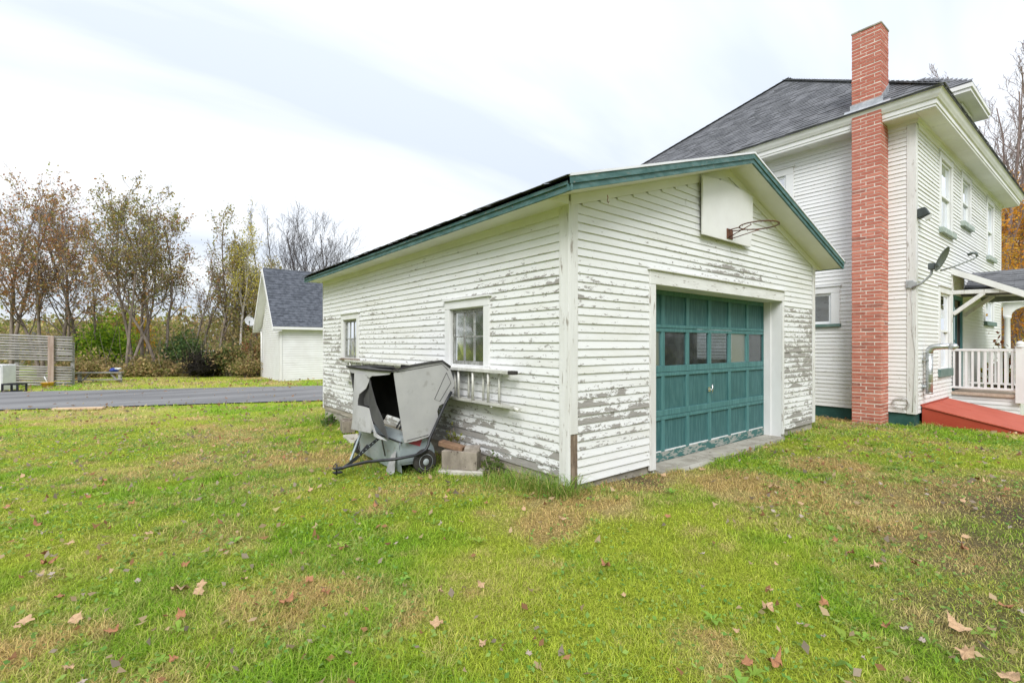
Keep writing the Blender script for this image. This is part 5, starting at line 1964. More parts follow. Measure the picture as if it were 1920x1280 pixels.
# wire ring on the siding
wr = hloc("wire_wreath", "bent bare wire wreath frame hanging low on house siding by chimney", "wreath")
mb = MB()
for k in range(4):
    r0 = 0.10 + 0.012 * k
    mb.tube([(-0.03 - 0.004 * k, 0.21 + (r0 + 0.008 * math.sin(3 * a + k)) * math.cos(a), 0.235 + (r0 * 0.9 + 0.010 * math.cos(2 * a + k)) * math.sin(a)) for a in [2 * math.pi * i / 24 for i in range(25)]], 0.0022, 5, False)
for a in (0.3, 1.6, 2.9, 4.2, 5.4):
    mb.tube([(-0.035, 0.21 + 0.05 * math.cos(a), 0.235 + 0.05 * math.sin(a)), (-0.035, 0.21 + 0.14 * math.cos(a + .2), 0.235 + 0.14 * math.sin(a + .2))], 0.002, 5)
mb.build("wire_ring", M["wire"], wr)
# loose cable down the corner board
cb = hloc("cable", "thin pale cable drooping down the house corner from the dish", "cable")
mb = MB()
mb.tube([(-0.03, 0.03, 2.42), (-0.028, 0.05, 2.2), (-0.028, 0.03, 1.9), (-0.028, 0.035, 1.6), (-0.03, 0.005, 1.35), (-0.03, -0.01, 1.2), (-0.03, 0.01, 0.6), (-0.03, 0.03, 0.1)], 0.0045, 6)
mb.build("cable_run", M["dish_white"], cb)

# ------------------------------------------------------------------ steep white shed across the drive
SX0, SX1, SY0, SY1, SE, SG = 2.13, 8.6, 20.33, 24.0, 2.17, -0.42
shed = empty("shed", (0, 0, 0), 0, "small white vinyl-sided outbuilding with steep grey shingle roof beyond the driveway", "shed")
mb = MB()
mb.box((SX0, SY0, SG), (SX1, SY1, SE))
sym, srz = (SY0 + SY1) / 2, 5.05
mb.poly([(SX0, SY0, SE), (SX0, sym, srz - 0.1), (SX0, SY1, SE), (SX1, SY0, SE), (SX1, sym, srz - 0.1), (SX1, SY1, SE)], [(2, 1, 0), (3, 4, 5)])
mb.build("wall", M["vinyl"], shed)
mb = MB()
ex2 = 0.105
n_ = int((SE - SG) / ex2)
for i in range(n_):
    z = SG + i * ex2
    mb.poly([(SX0 + 0.0, SY0 - 0.001, z), (SX1, SY0 - 0.001, z), (SX1, SY0 - 0.032, z), (SX0, SY0 - 0.032, z), (SX0, SY0 - 0.003, z + ex2), (SX1, SY0 - 0.003, z + ex2)], [(3, 2, 5, 4), (0, 1, 2, 3)])
    if i < 99:
        pass
z = SG
while z < srz - 0.35:
    if z < SE:
        ya_, yb_ = SY0, SY1
    else:
        t = (z - SE) / (srz - 0.1 - SE)
        ya_, yb_ = SY0 + (sym - SY0) * t, SY1 - (SY1 - sym) * t
    mb.poly([(SX0 - 0.001, ya_, z), (SX0 - 0.001, yb_, z), (SX0 - 0.032, yb_, z), (SX0 - 0.032, ya_, z), (SX0 - 0.003, yb_, z + ex2), (SX0 - 0.003, ya_, z + ex2)], [(3, 5, 4, 2), (0, 3, 2, 1)])
    z += ex2
o = mb.build("siding", M["vinyl"], shed)
o["kind"] = "stuff"
for (a, b) in (((SX0 - 0.03, SY0 - 0.045, SG), (SX0 + 0.06, SY0 - 0.034, SE)), ((SX0 - 0.045, SY0 - 0.033, SG), (SX0 - 0.034, SY0 + 0.07, SE)), ((SX0 - 0.045, SY1 - 0.07, SG), (SX0 - 0.034, SY1, SE))):
    mb = MB()
    mb.box(a, b)
    mb.build("corner_trim", M["vinyl"], shed)
RX0, RX1 = SX0 - 0.38, SX1 + 0.3
RY0, RY1 = SY0 - 0.30, SY1 + 0.30
ssl = (srz - SE) / (sym - RY0)
for sgn, yy in ((1, RY0), (-1, RY1)):
    mb = MB()
    pts = [(RX0, yy, SE), (RX1, yy, SE), (RX1, sym, srz), (RX0, sym, srz)]
    nrm = Vector((0, -sgn * ssl, 1)).normalized() * 0.05
    pts += [tuple(Vector(p) - nrm) for p in pts]
    f_ = [(0, 1, 2, 3), (7, 6, 5, 4), (0, 4, 5, 1), (1, 5, 6, 2), (2, 6, 7, 3), (3, 7, 4, 0)]
    mb.poly(pts, f_ if sgn > 0 else [q[::-1] for q in f_])
    rs = mb.build("roof_slope", M["shingle_shed"], shed)
    if sgn > 0:
        mb = MB()
        k = math.sqrt(1 + ssl * ssl)
        shingles(mb, (RX0, yy, SE), (RX1, yy, SE), Vector((0, 1, ssl)).normalized(), Vector((0, -ssl, 1)).normalized(), lambda s: (0, RX1 - RX0), int((sym - RY0) * k / 0.15), 0.15, 0.32, 0.012)
        o = mb.build("shingles", M["shingle_shed"], rs)
        o["kind"] = "stuff"
    # rake board and its soffit on the gable end
    mb = MB()
    lo_ = 0.20
    pts = [(RX0 - 0.02, yy, SE - 0.01), (RX0 - 0.02, sym, srz - 0.01), (RX0 - 0.02, sym, srz - lo_ - 0.1), (RX0 - 0.02, yy, SE - lo_ - 0.02)]
    pts += [(RX0 + 0.0, y, z) for _, y, z in pts]
    f_ = [(0, 1, 2, 3), (7, 6, 5, 4), (0, 4, 5, 1), (1, 5, 6, 2), (2, 6, 7, 3), (3, 7, 4, 0)]
    mb.poly(pts, f_)
    pts = [(RX0 + 0.001, yy, SE - lo_), (RX0 + 0.001, sym, srz - lo_ - 0.09), (SX0, sym, srz - lo_ - 0.09), (SX0, yy, SE - lo_)]
    mb.poly(pts, [(0, 1, 2, 3)])
    mb.build("rake_board", M["vinyl"], shed)
mb = MB()
mb.box((RX0, RY0 - 0.02, SE - 0.13), (RX1, RY0, SE - 0.012)).box((RX0, RY0 + 0.001, SE - 0.13), (RX1, SY0, SE - 0.115))
mb.build("eave_board", M["vinyl"], shed)
mb = MB()
mb.tube([(SX0 - 0.05, SY1 + 0.1, SE - 0.15), (SX0 - 0.06, SY1 - 0.03, SE - 0.4), (SX0 - 0.06, SY1 - 0.03, SG + 0.1)], 0.04, 8)
mb.build("downspout", M["vinyl"], shed)
# its dish
sd2 = empty("satellite_dish", (1.63, 24.6, 0), 0, "round pale satellite dish at the gable end of the white shed", "satellite dish")
mb = MB()
Md = Matrix.Translation((0, 0, 2.54)) @ Matrix.Rotation(R(20), 4, "Z") @ Matrix.Rotation(R(70), 4, "X")
mb.lathe([(0.001, 0.0), (0.10, 0.008), (0.20, 0.028), (0.25, 0.048), (0.26, 0.048), (0.25, 0.038), (0.10, -0.003), (0.001, -0.01)], Md, 24)
mb.build("reflector", M["dish_white"], sd2)
mb = MB()
mb.tube([(0, 0.02, 2.52), (0.04, 0.10, 2.3), (0.25, -0.2, 2.12), (0.50, -0.62, 2.08)], 0.025, 8)
mb.build("mast", M["dish_grey"], sd2)
mb = MB()
mb.tube([(0.0, 0.0, 2.32), (-0.05, -0.22, 2.4), (-0.06, -0.3, 2.52)], 0.015, 6)
mb.tube([(-0.06, -0.30, 2.48), (-0.04, -0.24, 2.56)], 0.035, 8)
mb.build("feed_arm", M["dish_dark"], sd2)

# ------------------------------------------------------------------ fence and yard things at the left
FP0, FP1 = Vector((-8.6, 25.2, 0)), Vector((-5.05, 23.35, 0))
fdir = (FP1 - FP0).normalized()
fen = empty("board_fence", FP0, 0, "weathered grey slab-board fence with a gap and a pinkish post", "fence")
fl_ = (FP1 - FP0).length
frow = [(0.02, 0.085)] * 8 + [(0.20, 0.085)] + [(0.02, 0.085)] * 9
z = -0.36
for i, (gap, hgt) in enumerate(frow):
    z += gap if i else 0
    tl = random.uniform(-0.012, 0.012)
    mb = MB()
    a = Vector((0, 0, z + hgt / 2 + 0.14 + tl))
    b = fdir * fl_ + Vector((0, 0, z + hgt / 2 - tl))
    ps = [a.lerp(b, k / 6) + Vector((0, 0, random.uniform(-0.008, 0.008))) for k in range(7)]
    mb.tube(ps, hgt * 0.53, 6)
    mb.build("slat", M["wood_fence"], fen)
    z += hgt
mb = MB()
q = fdir * (fl_ * 0.83) + Vector((-0.05, -0.12, 0))
mb.box((q.x - 0.09, q.y - 0.07, -0.5), (q.x + 0.09, q.y + 0.07, 1.69))
mb.build("post", M["wood_post"], fen, 0.01)
for t in (0.02, 0.5, 0.985):
    mb = MB()
    q = fdir * (fl_ * t) + Vector((0.05, 0.12, 0))
    mb.box((q.x - 0.06, q.y - 0.05, -0.5), (q.x + 0.06, q.y + 0.05, 1.45))
    mb.build("post", M["wood_fence"], fen, 0.01)
# low rail / bench
bn = empty("picnic_bench", (-5.0, 24.9, -0.32), math.atan2(-0.77, 1.44), "low weathered wooden picnic bench beside the fence end", "bench")
mb = MB()
mb.box((0, -0.12, 0.42), (1.75, 0.12, 0.47))
mb.build("seat", M["wood_fence"], bn)
mb = MB()
mb.box((0, -0.16, 0.12), (1.8, -0.08, 0.17))
mb.build("stretcher", M["wood_fence"], bn)
for x in (0.05, 1.6):
    mb = MB()
    mb.box((x, -0.06, -0.2), (x + 0.1, 0.06, 0.419))
    mb.build("leg", M["wood_fence"], bn)
for (x, s_) in ((0.2, 1), (1.55, -1)):
    mb = MB()
    mb.bar((x, 0.0, 0.10), (x + 0.28 * s_, 0.0, 0.41), 0.05, 0.06)
    mb.build("brace", M["wood_fence"], bn)


def lump(name, loc, r_, mat, label, cat, sc=(1, 1, 1), seed=0, sub=3, amp=0.35):
    bm = bmesh.new()
    bmesh.ops.create_icosphere(bm, subdivisions=sub, radius=1)
    for v_ in bm.verts:
        n_ = float(fbm(np.array([v_.co.x * 1.7 + seed]), np.array([v_.co.y * 1.7 + v_.co.z * 2.3]), seed, 3)[0]) - 0.5
        v_.co = Vector((v_.co.x * sc[0], v_.co.y * sc[1], v_.co.z * sc[2])) * r_ * (1 + amp * 2 * n_)
    me = bpy.data.meshes.new(name)
    bm.to_mesh(me)
    bm.free()
    o_ = link(name, me, None, mat)
    o_.location = loc
    if label:
        tag(o_, label, cat)
    return o_


bag = empty("crumpled_tarp", (-3.75, 24.25, 0.16), 0.3, "crumpled blue and white tarp bundle on the bench end", "tarp")
o = lump("blue_fold", (0, 0, 0.08), 0.14, M["blue"], None, None, (1.3, 0.8, 0.6), 3)
o.parent = bag
o = lump("white_fold", (0.12, -0.06, 0.12), 0.10, M["dish_white"], None, None, (1.4, 0.8, 0.5), 5)
o.parent = bag
# white appliance panel with a dark porthole, black crate, yellow saw
ap = empty("washing_machine", (-7.05, 22.2, -0.32), R(-30), "white front-loading washing machine standing by the fence", "washing machine")
mb = MB()
mb.box((-0.45, -0.3, 0), (0.45, 0.3, 0.95))
mb.build("cabinet", M["dish_white"], ap, 0.03)
mb = MB()
Mw = Matrix.Translation((-0.02, -0.30, 0.62)) @ Matrix.Rotation(R(90), 4, "X")
mb.lathe([(0.27, 0.0), (0.27, 0.03), (0.20, 0.035), (0.17, 0.01), (0.001, 0.0)], Mw, 24)
mb.build("porthole", M["black"], ap)
mb = MB()
mb.box((-0.4, -0.306, 0.86), (0.4, -0.301, 0.93))
mb.build("control_panel", M["dish_grey"], ap)
cr = empty("crate", (-6.42, 21.1, -0.32), R(-30), "open black plastic crate on the grass before the washing machine", "crate")
for (a, b) in (((-0.26, -0.2, 0), (0.26, -0.17, 0.05)), ((-0.26, -0.2, 0.25), (0.26, -0.17, 0.30)), ((-0.26, -0.2, 0.051), (-0.2, -0.17, 0.249)), ((0.2, -0.2, 0.051), (0.26, -0.17, 0.249))):
    mb = MB()
    mb.box(a, b)
    mb.box((a[0], 0.17, a[2]), (b[0], 0.2, b[2]))
    mb.build("slat", M["black"], cr)
mb = MB()
mb.box((-0.26, -0.169, 0), (0.26, 0.169, 0.03)).box((-0.26, -0.169, 0.25), (-0.23, 0.169, 0.3)).box((0.23, -0.169, 0.25), (0.26, 0.169, 0.3))
mb.build("base", M["black"], cr)
cs = empty("garden_cart_toy", (-5.75, 23.0, -0.32), R(-20), "small yellow and orange plastic tub with white handle by the fence post", "tub")
mb = MB()
mb.lathe([(0.16, 0.0), (0.19, 0.16), (0.21, 0.17), (0.20, 0.18), (0.001, 0.12)], None, 14)
mb.build("tub_body", M["yellow"], cs)
mb = MB()
mb.tube([(0.0, 0.0, 0.15), (-0.12, 0.02, 0.42)], 0.02, 8)
mb.build("handle", M["dish_white"], cs)
# fresh plank on the verge
mb = MB()
mb.box((-0.55, -0.07, 0), (0.55, 0.07, 0.05))
o = mb.build("plank", M["plank"], None, 0.004)
o.location = (-4.25, 13.15, float(gz(-4.25, 13.15)) + 0.02)
o.rotation_euler = (0, 0, math.atan2(-0.43, 0.86))
tag(o, "pale fresh timber plank lying along the driveway edge", "plank")
# far buildings behind the trees
fh = empty("far_house", (-10.3, 57, -2.6), R(-30), "pale distant house half hidden behind the trees left of the fence", "house")
mb = MB()
mb.box((-4, -3, 0), (4, 3, 3.2))
mb.build("wall", M["conc_light"], fh)
mb = MB()
mb.poly([(-4.4, -3.4, 3.1), (4.4, -3.4, 3.1), (4.4, 0, 5.2), (-4.4, 0, 5.2), (-4.4, 3.4, 3.1), (4.4, 3.4, 3.1)], [(0, 1, 2, 3), (3, 2, 5, 4), (0, 3, 4), (1, 5, 2)])
mb.build("roof", M["shingle_shed"], fh)
for x in (-2.4, 0, 2.4):
    mb = MB()
    mb.box((x - 0.45, -3.03, 1.2), (x + 0.45, -3.0, 2.3))
    mb.build("window", M["glass_house"], fh)
wc = empty("far_shed", (2.3, 39.5, -0.6), R(-25), "low dark lean-to with a pale roof edge behind the brush pile", "shed")
mb = MB()
mb.box((-1.6, -1.2, 0), (1.6, 1.2, 1.4))
mb.build("wall", M["conc_light"], wc)
mb = MB()
mb.box((-2.0, -1.5, 1.41), (2.0, 1.5, 1.52))
mb.build("roof", M["dish_white"], wc)

# ------------------------------------------------------------------ trees
def spot(px, d):
    """ground position on the bearing of photo column px at depth d from the camera"""
    k = (px - 960) / 896
    return CAM.x + d * (FWD.x + k * FWD.y), CAM.y + d * (FWD.y - k * FWD.x)


def tubes_np(lines):
    """lines: (pts (n,3), radii (n), sides) -> verts, quads"""
    groups = {}
    for p, r_, s in lines:
        groups.setdefault((len(p), s), []).append((p, r_))
    V, Fq, base = [], [], 0
    for (n, s), L_ in groups.items():
        Pn = np.array([a for a, _ in L_])
        Rn = np.array([b for _, b in L_])
        T = np.empty_like(Pn)
        T[:, 1:-1] = Pn[:, 2:] - Pn[:, :-2]
        T[:, 0] = Pn[:, 1] - Pn[:, 0]
        T[:, -1] = Pn[:, -1] - Pn[:, -2]
        T /= np.linalg.norm(T, axis=2)[..., None] + 1e-9
        ref = np.where(np.abs(T[:, :1, 2:3]) > 0.8, np.array([1.0, 0.2, 0]), np.array([0, 0.1, 1.0]))
        A = np.cross(T, np.broadcast_to(ref, T.shape))
        A /= np.linalg.norm(A, axis=2)[..., None] + 1e-9
        B = np.cross(T, A)
        ang = np.arange(s) * 2 * math.pi / s
        ringv = Pn[:, :, None, :] + Rn[:, :, None, None] * (A[:, :, None, :] * np.cos(ang)[None, None, :, None] + B[:, :, None, :] * np.sin(ang)[None, None, :, None])
        K = len(L_)
        V.append(ringv.reshape(-1, 3))
        k = np.arange(K)[:, None, None] * (n * s) + np.arange(n - 1)[None, :, None] * s
        a = k + np.arange(s)[None, None, :]
        c = k + (np.arange(s)[None, None, :] + 1) % s
        Fq.append(np.stack([a, c, c + s, a + s], -1).reshape(-1, 4) + base)
        base += K * n * s
    return np.concatenate(V), np.concatenate(Fq)


def unit(v):
    return v / (np.linalg.norm(v) + 1e-9)


def skeleton(height, stems, spread, bole, kids, seed, lean=(0, 0), r0=None, upw=0.5, stem_angle=0.16, thin=1.0):
    g = np.random.default_rng(seed)
    lines, tips = [], []
    NP = (9, 6, 5, 4)
    SD = (7, 5, 3, 3)

    def grow(p, d, ln, r_, lv):
        n = NP[lv]
        pts, rad = [p], [r_]
        st = ln / (n - 1)
        for i in range(1, n):
            wob = (0.07, 0.13, 0.18, 0.22)[lv]
            d = unit(d + g.normal(size=3) * wob + np.array([0, 0, (0.05, 0.16, 0.14, 0.08)[lv] * upw * 2]))
            p = p + d * st
            pts.append(p)
            rad.append(max(0.006 * thin, r_ * (1 - 0.80 * (i / (n - 1)) ** (0.9 if lv == 0 else 0.8))))
        pts = np.array(pts)
        lines.append((pts, np.array(rad), SD[lv]))
        if lv >= 1:
            tips.append((pts, lv, ln))
        if lv < 3 and kids[lv] > 0:
            k = kids[lv]
            s0 = bole if lv == 0 else 0.22
            for i in range(k):
                t = s0 + (0.98 - s0) * (i + g.random()) / k
                f = t * (n - 1)
                j = min(int(f), n - 2)
                q = pts[j] * (1 - (f - j)) + pts[j + 1] * (f - j)
                dd = unit(pts[j + 1] - pts[j])
                az = g.normal(size=3)
                az = unit(az - dd * az.dot(dd))
                an = g.uniform(0.45, 0.95) if lv == 0 else g.uniform(0.4, 0.9)
                nd = unit(dd * math.cos(an) + az * math.sin(an))
                l2 = ln * (spread * (1.25 - 0.75 * t) if lv == 0 else g.uniform(0.35, 0.6) * (1.15 - 0.5 * t))
                rr_ = np.interp(f, range(n), rad) * (0.55 if lv == 0 else 0.6)
                grow(q, nd, l2 * g.uniform(0.75, 1.2), max(rr_, 0.007 * thin), lv + 1)

    for s in range(stems):
        a = 2 * math.pi * (s + g.random() * 0.6) / max(stems, 1)
        tilt = stem_angle * (0.5 + g.random()) if stems > 1 else stem_angle * 0.3
        d = unit(np.array([math.cos(a) * tilt + lean[0], math.sin(a) * tilt + lean[1], 1.0]))
        off = np.array([math.cos(a), math.sin(a), 0]) * (0.16 if stems > 1 else 0)
        h = height * (1 if s == 0 else g.uniform(0.78, 1.0))
        grow(off + np.array([0, 0, -0.25]), d, h, r0 or height * 0.0105, 0)
    return lines, tips, g


def colours(g, n, pal):
    w = np.array([p[1] for p in pal], float)
    c = np.array([p[0] for p in pal])
    i = g.choice(len(pal), n, p=w / w.sum())
    return c[i] * (0.7 + 0.6 * g.random(n))[:, None]


RUST = [((0.392, 0.187, 0.098), 5), ((0.535, 0.285, 0.133), 3), ((0.339, 0.267, 0.090), 3), ((0.267, 0.285, 0.071), 2)]
OLIVE = [((0.310, 0.279, 0.085), 4), ((0.232, 0.271, 0.062), 4), ((0.449, 0.326, 0.124), 3), ((0.372, 0.194, 0.093), 2)]
YELL = [((0.600, 0.496, 0.093), 4), ((0.465, 0.419, 0.093), 3), ((0.341, 0.357, 0.078), 2)]
ORNG = [((0.70, 0.34, 0.045), 5), ((0.66, 0.43, 0.07), 3), ((0.58, 0.23, 0.05), 2), ((0.45, 0.38, 0.09), 1)]
GREEN = [((0.248, 0.403, 0.031), 5), ((0.372, 0.496, 0.046), 3), ((0.139, 0.264, 0.031), 3)]
DKGRN = [((0.085, 0.155, 0.054), 5), ((0.139, 0.202, 0.062), 3), ((0.232, 0.248, 0.078), 1)]
TAN = [((0.504, 0.408, 0.204), 3), ((0.372, 0.288, 0.139), 4), ((0.278, 0.260, 0.094), 4), ((0.446, 0.307, 0.158), 3), ((0.205, 0.223, 0.065), 3)]


def tree(name, label, px, d, height, stems=1, spread=0.33, bole=0.35, kids=(13, 7, 4), leaves=2500, size=0.085, pal=OLIVE, wood="bark", seed=0, lean=(0, 0), group="trees along the far edge of the lawn", r0=None, upw=0.5, sa=0.16, low=0.0, thin=1.0, clump=0.62, zg=-0.32, cat="tree", span=None):
    x, y = spot(px, d)
    root = empty(name, (x, y, zg), 0, label, cat, group)
    lines, tips, g = skeleton(height, stems, spread, bole, kids, seed, lean, r0, upw, sa, thin)
    v, f = tubes_np(lines)
    link("trunk", np_mesh("trunk", v, f, None, True), root, M[wood])
    leaves = int(leaves * 0.95)
    if leaves:
        cl = [t for t in tips if t[1] >= 2 or kids[1] == 0]
        keep = [t for t in cl if g.random() < clump and t[0][-1][2] > low * height]
        if span:
            keep = [t for t in keep if span[0] * height < t[0][-1][2] < span[1] * height]
        keep = keep or cl
        ln = np.array([t[2] for t in keep])
        ii = g.choice(len(keep), leaves, p=ln / ln.sum())
        tt = g.random(leaves) ** 0.7
        ctr = np.empty((leaves, 3))
        for j in range(leaves):
            pts = keep[ii[j]][0]
            q = tt[j] * (len(pts) - 1)
            k = min(int(q), len(pts) - 2)
            ctr[j] = pts[k] * (1 - (q - k)) + pts[k + 1] * (q - k)
        ctr += g.normal(size=(leaves, 3)) * 0.13
        vv, ff = leaf_quads(ctr, size * 0.72 * (0.6 + 0.8 * g.random(leaves)))
        # neighbouring twigs share a hue
        hue = colours(g, len(keep), pal)
        c = hue[ii] * 0.6 + colours(g, leaves, pal) * 0.4
        link("crown", np_mesh("crown", vv, ff, np.repeat(c, 4, 0)), root, M["leaf"])
    return root


tree("maple_tree", "rust-leaved tree leaning in at the left photo edge behind the fence", 22, 24.5, 10.0, 2, 0.34, 0.3, (13, 7, 4), 2600, 0.085, RUST, "bark", 101, (0.02, -0.02))
tree("maple_tree", "three-stemmed rust-brown tree rising behind the fence post", 84, 25, 9.5, 3, 0.36, 0.28, (13, 8, 5), 4600, 0.085, RUST, "bark", 102)
tree("maple_tree", "brown-leaved tree just to the right of the fence end", 128, 26, 9.0, 2, 0.38, 0.30, (14, 8, 5), 3200, 0.085, RUST, "bark", 103)
tree("sapling", "thin half-bare sapling between the rusty and the olive trees", 183, 27, 6.3, 2, 0.30, 0.30, (9, 5, 3), 260, 0.07, RUST, "bark", 104, sa=0.3)
tree("maple_tree", "left stem clump of the tall olive-leaved trees behind the hedge", 236, 25, 8.9, 2, 0.32, 0.36, (14, 8, 5), 3600, 0.085, OLIVE, "bark", 105, sa=0.2)
tree("maple_tree", "tallest multi-stemmed olive-yellow tree behind the hedge", 262, 26.5, 9.8, 3, 0.33, 0.34, (13, 8, 5), 5600, 0.085, OLIVE, "bark", 126, sa=0.14)
tree("maple_tree", "tree with rusty upper crown at the right of the olive clump", 306, 26, 9.0, 2, 0.33, 0.34, (14, 8, 5), 3600, 0.085, OLIVE[:1] + RUST, "bark", 107, sa=0.17)
tree("maple_tree", "slim sparse tree with reddish twigs above the dark brush pile", 372, 28, 7.6, 2, 0.33, 0.32, (13, 8, 5), 1100, 0.075, RUST, "bark", 108, sa=0.22)
tree("ash_tree", "tall narrow tree with green-brown top left of the birch", 414, 28, 9.2, 2, 0.24, 0.30, (14, 6, 4), 2800, 0.085, OLIVE, "bark", 109, sa=0.08, upw=0.8)
tree("ash_tree", "narrow brown-leaved tree just left of the white-stemmed birch", 437, 29.5, 7.6, 2, 0.24, 0.30, (13, 6, 4), 1500, 0.08, OLIVE[1:], "bark", 110, sa=0.12, upw=0.8)
tree("birch_tree", "pale-stemmed birch with yellow leaves left of the white shed", 452, 27, 8.2, 1, 0.26, 0.34, (16, 6, 4), 1900, 0.075, YELL, "bark_birch", 111, (0.02, 0.0), r0=0.085, upw=0.5)
tree("aspen_tree", "spindly nearly bare aspen, left one above the shed gable", 478, 35, 12.0, 1, 0.17, 0.35, (18, 5, 3), 260, 0.08, YELL, "bark_bare", 112, (-0.03, 0), r0=0.09, upw=0.9)
tree("aspen_tree", "spindly bare aspen, right one above the shed gable", 498, 37, 12.2, 1, 0.16, 0.35, (18, 5, 3), 80, 0.08, YELL, "bark_bare", 113, r0=0.09, upw=0.9)
tree("bare_tree", "broad leafless tree behind the shed roof, left of two", 566, 45, 12.2, 2, 0.50, 0.22, (15, 8, 5), 0, 0.1, YELL, "bark_bare", 114, r0=0.17, sa=0.2, upw=0.75, thin=1.5)
tree("bare_tree", "broad leafless tree behind the shed roof, right of two", 614, 47, 13.0, 3, 0.50, 0.22, (15, 8, 5), 0, 0.1, YELL, "bark_bare", 115, r0=0.17, sa=0.24, upw=0.75, thin=1.5)
tree("yellow_tree", "low yellow-leaved tree showing over the shed ridge", 560, 33, 6.6, 4, 0.42, 0.3, (12, 6, 3), 5200, 0.095, YELL, "bark", 116, sa=0.45, upw=0.4)
tree("brown_tree", "dense olive-brown tree pressed against the shed gable", 474, 28.5, 7.2, 3, 0.34, 0.12, (15, 7, 3), 8200, 0.085, OLIVE[:3] + TAN, "bark", 117, sa=0.12, upw=0.4, clump=0.9)
# behind the house
tree("tall_bare_tree", "tall bare tree between its two pinkish neighbours behind the house", 1888, 31, 19.0, 3, 0.20, 0.25, (18, 8, 4), 1400, 0.10, ORNG, "bark_pink", 125, sa=0.06, upw=0.9, group="trees behind the house", clump=0.6, span=(0.2, 0.55), thin=1.4, r0=0.15)
G2 = "trees behind the house"
tree("tall_bare_tree", "tall pinkish bare tree behind the house dormer", 1874, 29, 17.0, 3, 0.15, 0.25, (16, 7, 4), 2600, 0.10, ORNG, "bark_pink", 121, sa=0.05, upw=0.9, group=G2, clump=0.5, span=(0.2, 0.62), thin=1.3, r0=0.14)
tree("tall_bare_tree", "tall pinkish bare tree at the right photo edge behind the house", 1915, 25, 17.0, 4, 0.20, 0.25, (16, 7, 4), 4200, 0.10, ORNG, "bark_pink", 122, sa=0.13, upw=0.9, group=G2, clump=0.6, span=(0.1, 0.58), thin=1.3, r0=0.15)
tree("orange_tree", "dense orange-leaved tree beyond the far end of the house", 1895, 28, 10.5, 3, 0.40, 0.12, (14, 7, 4), 17000, 0.10, ORNG, "bark_pink", 123, sa=0.25, upw=0.5, group=G2, clump=0.95)
tree("orange_tree", "second orange-leaved tree seen through the far porch", 1935, 23, 6.5, 3, 0.42, 0.08, (14, 6, 4), 8000, 0.09, ORNG, "bark_pink", 124, sa=0.3, upw=0.5, group=G2, clump=0.95)


def shrub(name, label, px, d, w, h, n, size, pal, seed, cat="shrub", group=None, zg=-0.33, loc=None, wood="bark"):
    x, y = loc if loc else spot(px, d)
    root = empty(name, (x, y, zg), 0, label, cat, group)
    g = np.random.default_rng(seed)
    lines, heads = [], []
    for k in range(26):
        a = g.random() * 2 * math.pi
        e_ = g.random() ** 0.6
        tip = np.array([math.cos(a) * w * e_, math.sin(a) * w * e_, h * (0.55 + 0.5 * g.random()) * (1 - 0.45 * e_ * e_)])
        p0 = np.array([g.normal() * w * 0.12, g.normal() * w * 0.12, -0.1])
        mid = (p0 + tip) / 2 + np.array([0, 0, h * 0.12]) + g.normal(size=3) * w * 0.06
        lines.append((np.array([p0, mid, tip]), np.array([0.02, 0.013, 0.006]), 4))
        heads += [tip, mid, (tip + mid) / 2, tip * 0.85]
    v, f = tubes_np(lines)
    link("stems", np_mesh("stems", v, f), root, M[wood])
    hd = np.array(heads)
    ctr = hd[g.integers(len(hd), size=n)] + g.normal(size=(n, 3)) * np.array([w * 0.22, w * 0.22, h * 0.13])
    ctr[:, 2] = np.abs(ctr[:, 2])
    vv, ff = leaf_quads(ctr, size * (0.6 + 0.8 * g.random(n)))
    link("foliage", np_mesh("foliage", vv, ff, np.repeat(colours(g, n, pal), 4, 0)), root, M["leaf"])
    return root


SG_ = "shrubs below the trees"
shrub("green_shrub", "bright green leafy shrub left of the olive trees", 200, 27, 1.35, 3.0, 5200, 0.085, GREEN, 201, group=SG_)
shrub("green_shrub", "smaller lime-green shrub low beside the bright green one", 168, 26, 1.0, 1.5, 2200, 0.08, GREEN[1:] + TAN[:1], 202, group=SG_)
shrub("dark_shrub", "dark green evergreen shrub left of the black brush pile", 343, 27, 1.1, 2.3, 4200, 0.07, DKGRN, 203, group=SG_)
shrub("round_shrub", "rounded brown-green bush right of the black brush pile", 432, 25.3, 1.15, 1.7, 5200, 0.06, TAN + DKGRN[:2], 204, group=SG_)
shrub("yellow_sapling", "golden sapling glowing between the olive tree trunks", 268, 31, 0.7, 3.6, 1500, 0.085, YELL + ORNG[:1], 205, group=SG_)
shrub("lime_shrub", "tall lime-yellow shrub behind the olive trunks", 232, 33, 1.6, 4.6, 4200, 0.09, GREEN[1:2] + OLIVE, 206, group=SG_)
shrub("red_shrub", "small red-brown bush tight against the shed gable", 480, 25.4, 0.7, 2.4, 1600, 0.065, [((0.30, 0.09, 0.05), 3)] + TAN, 207, group=SG_)
shrub("ragged_shrub", "twiggy tan bush at the foot of the shed gable", 463, 24.6, 0.8, 1.1, 2200, 0.05, TAN, 208, group=SG_)
hx_, hy_ = HOUSE_O.x + 5.9, HOUSE_O.y - 1.0
shrub("yellow_shrub", "yellow-green broad-leaved shrub seen through the porch railing", 0, 0, 0.75, 1.15, 1500, 0.075, [((0.42, 0.40, 0.04), 4), ((0.30, 0.36, 0.04), 3), ((0.22, 0.28, 0.04), 2)], 209, zg=-0.15, loc=(hx_, hy_))
shrub("red_twig_plant", "tall thin red-leaved plant behind the porch railing", 0, 0, 0.35, 1.6, 160, 0.06, [((0.35, 0.12, 0.05), 3), ((0.3, 0.2, 0.07), 1)], 210, zg=-0.15, loc=(HOUSE_O.x + 5.3, HOUSE_O.y - 0.6))
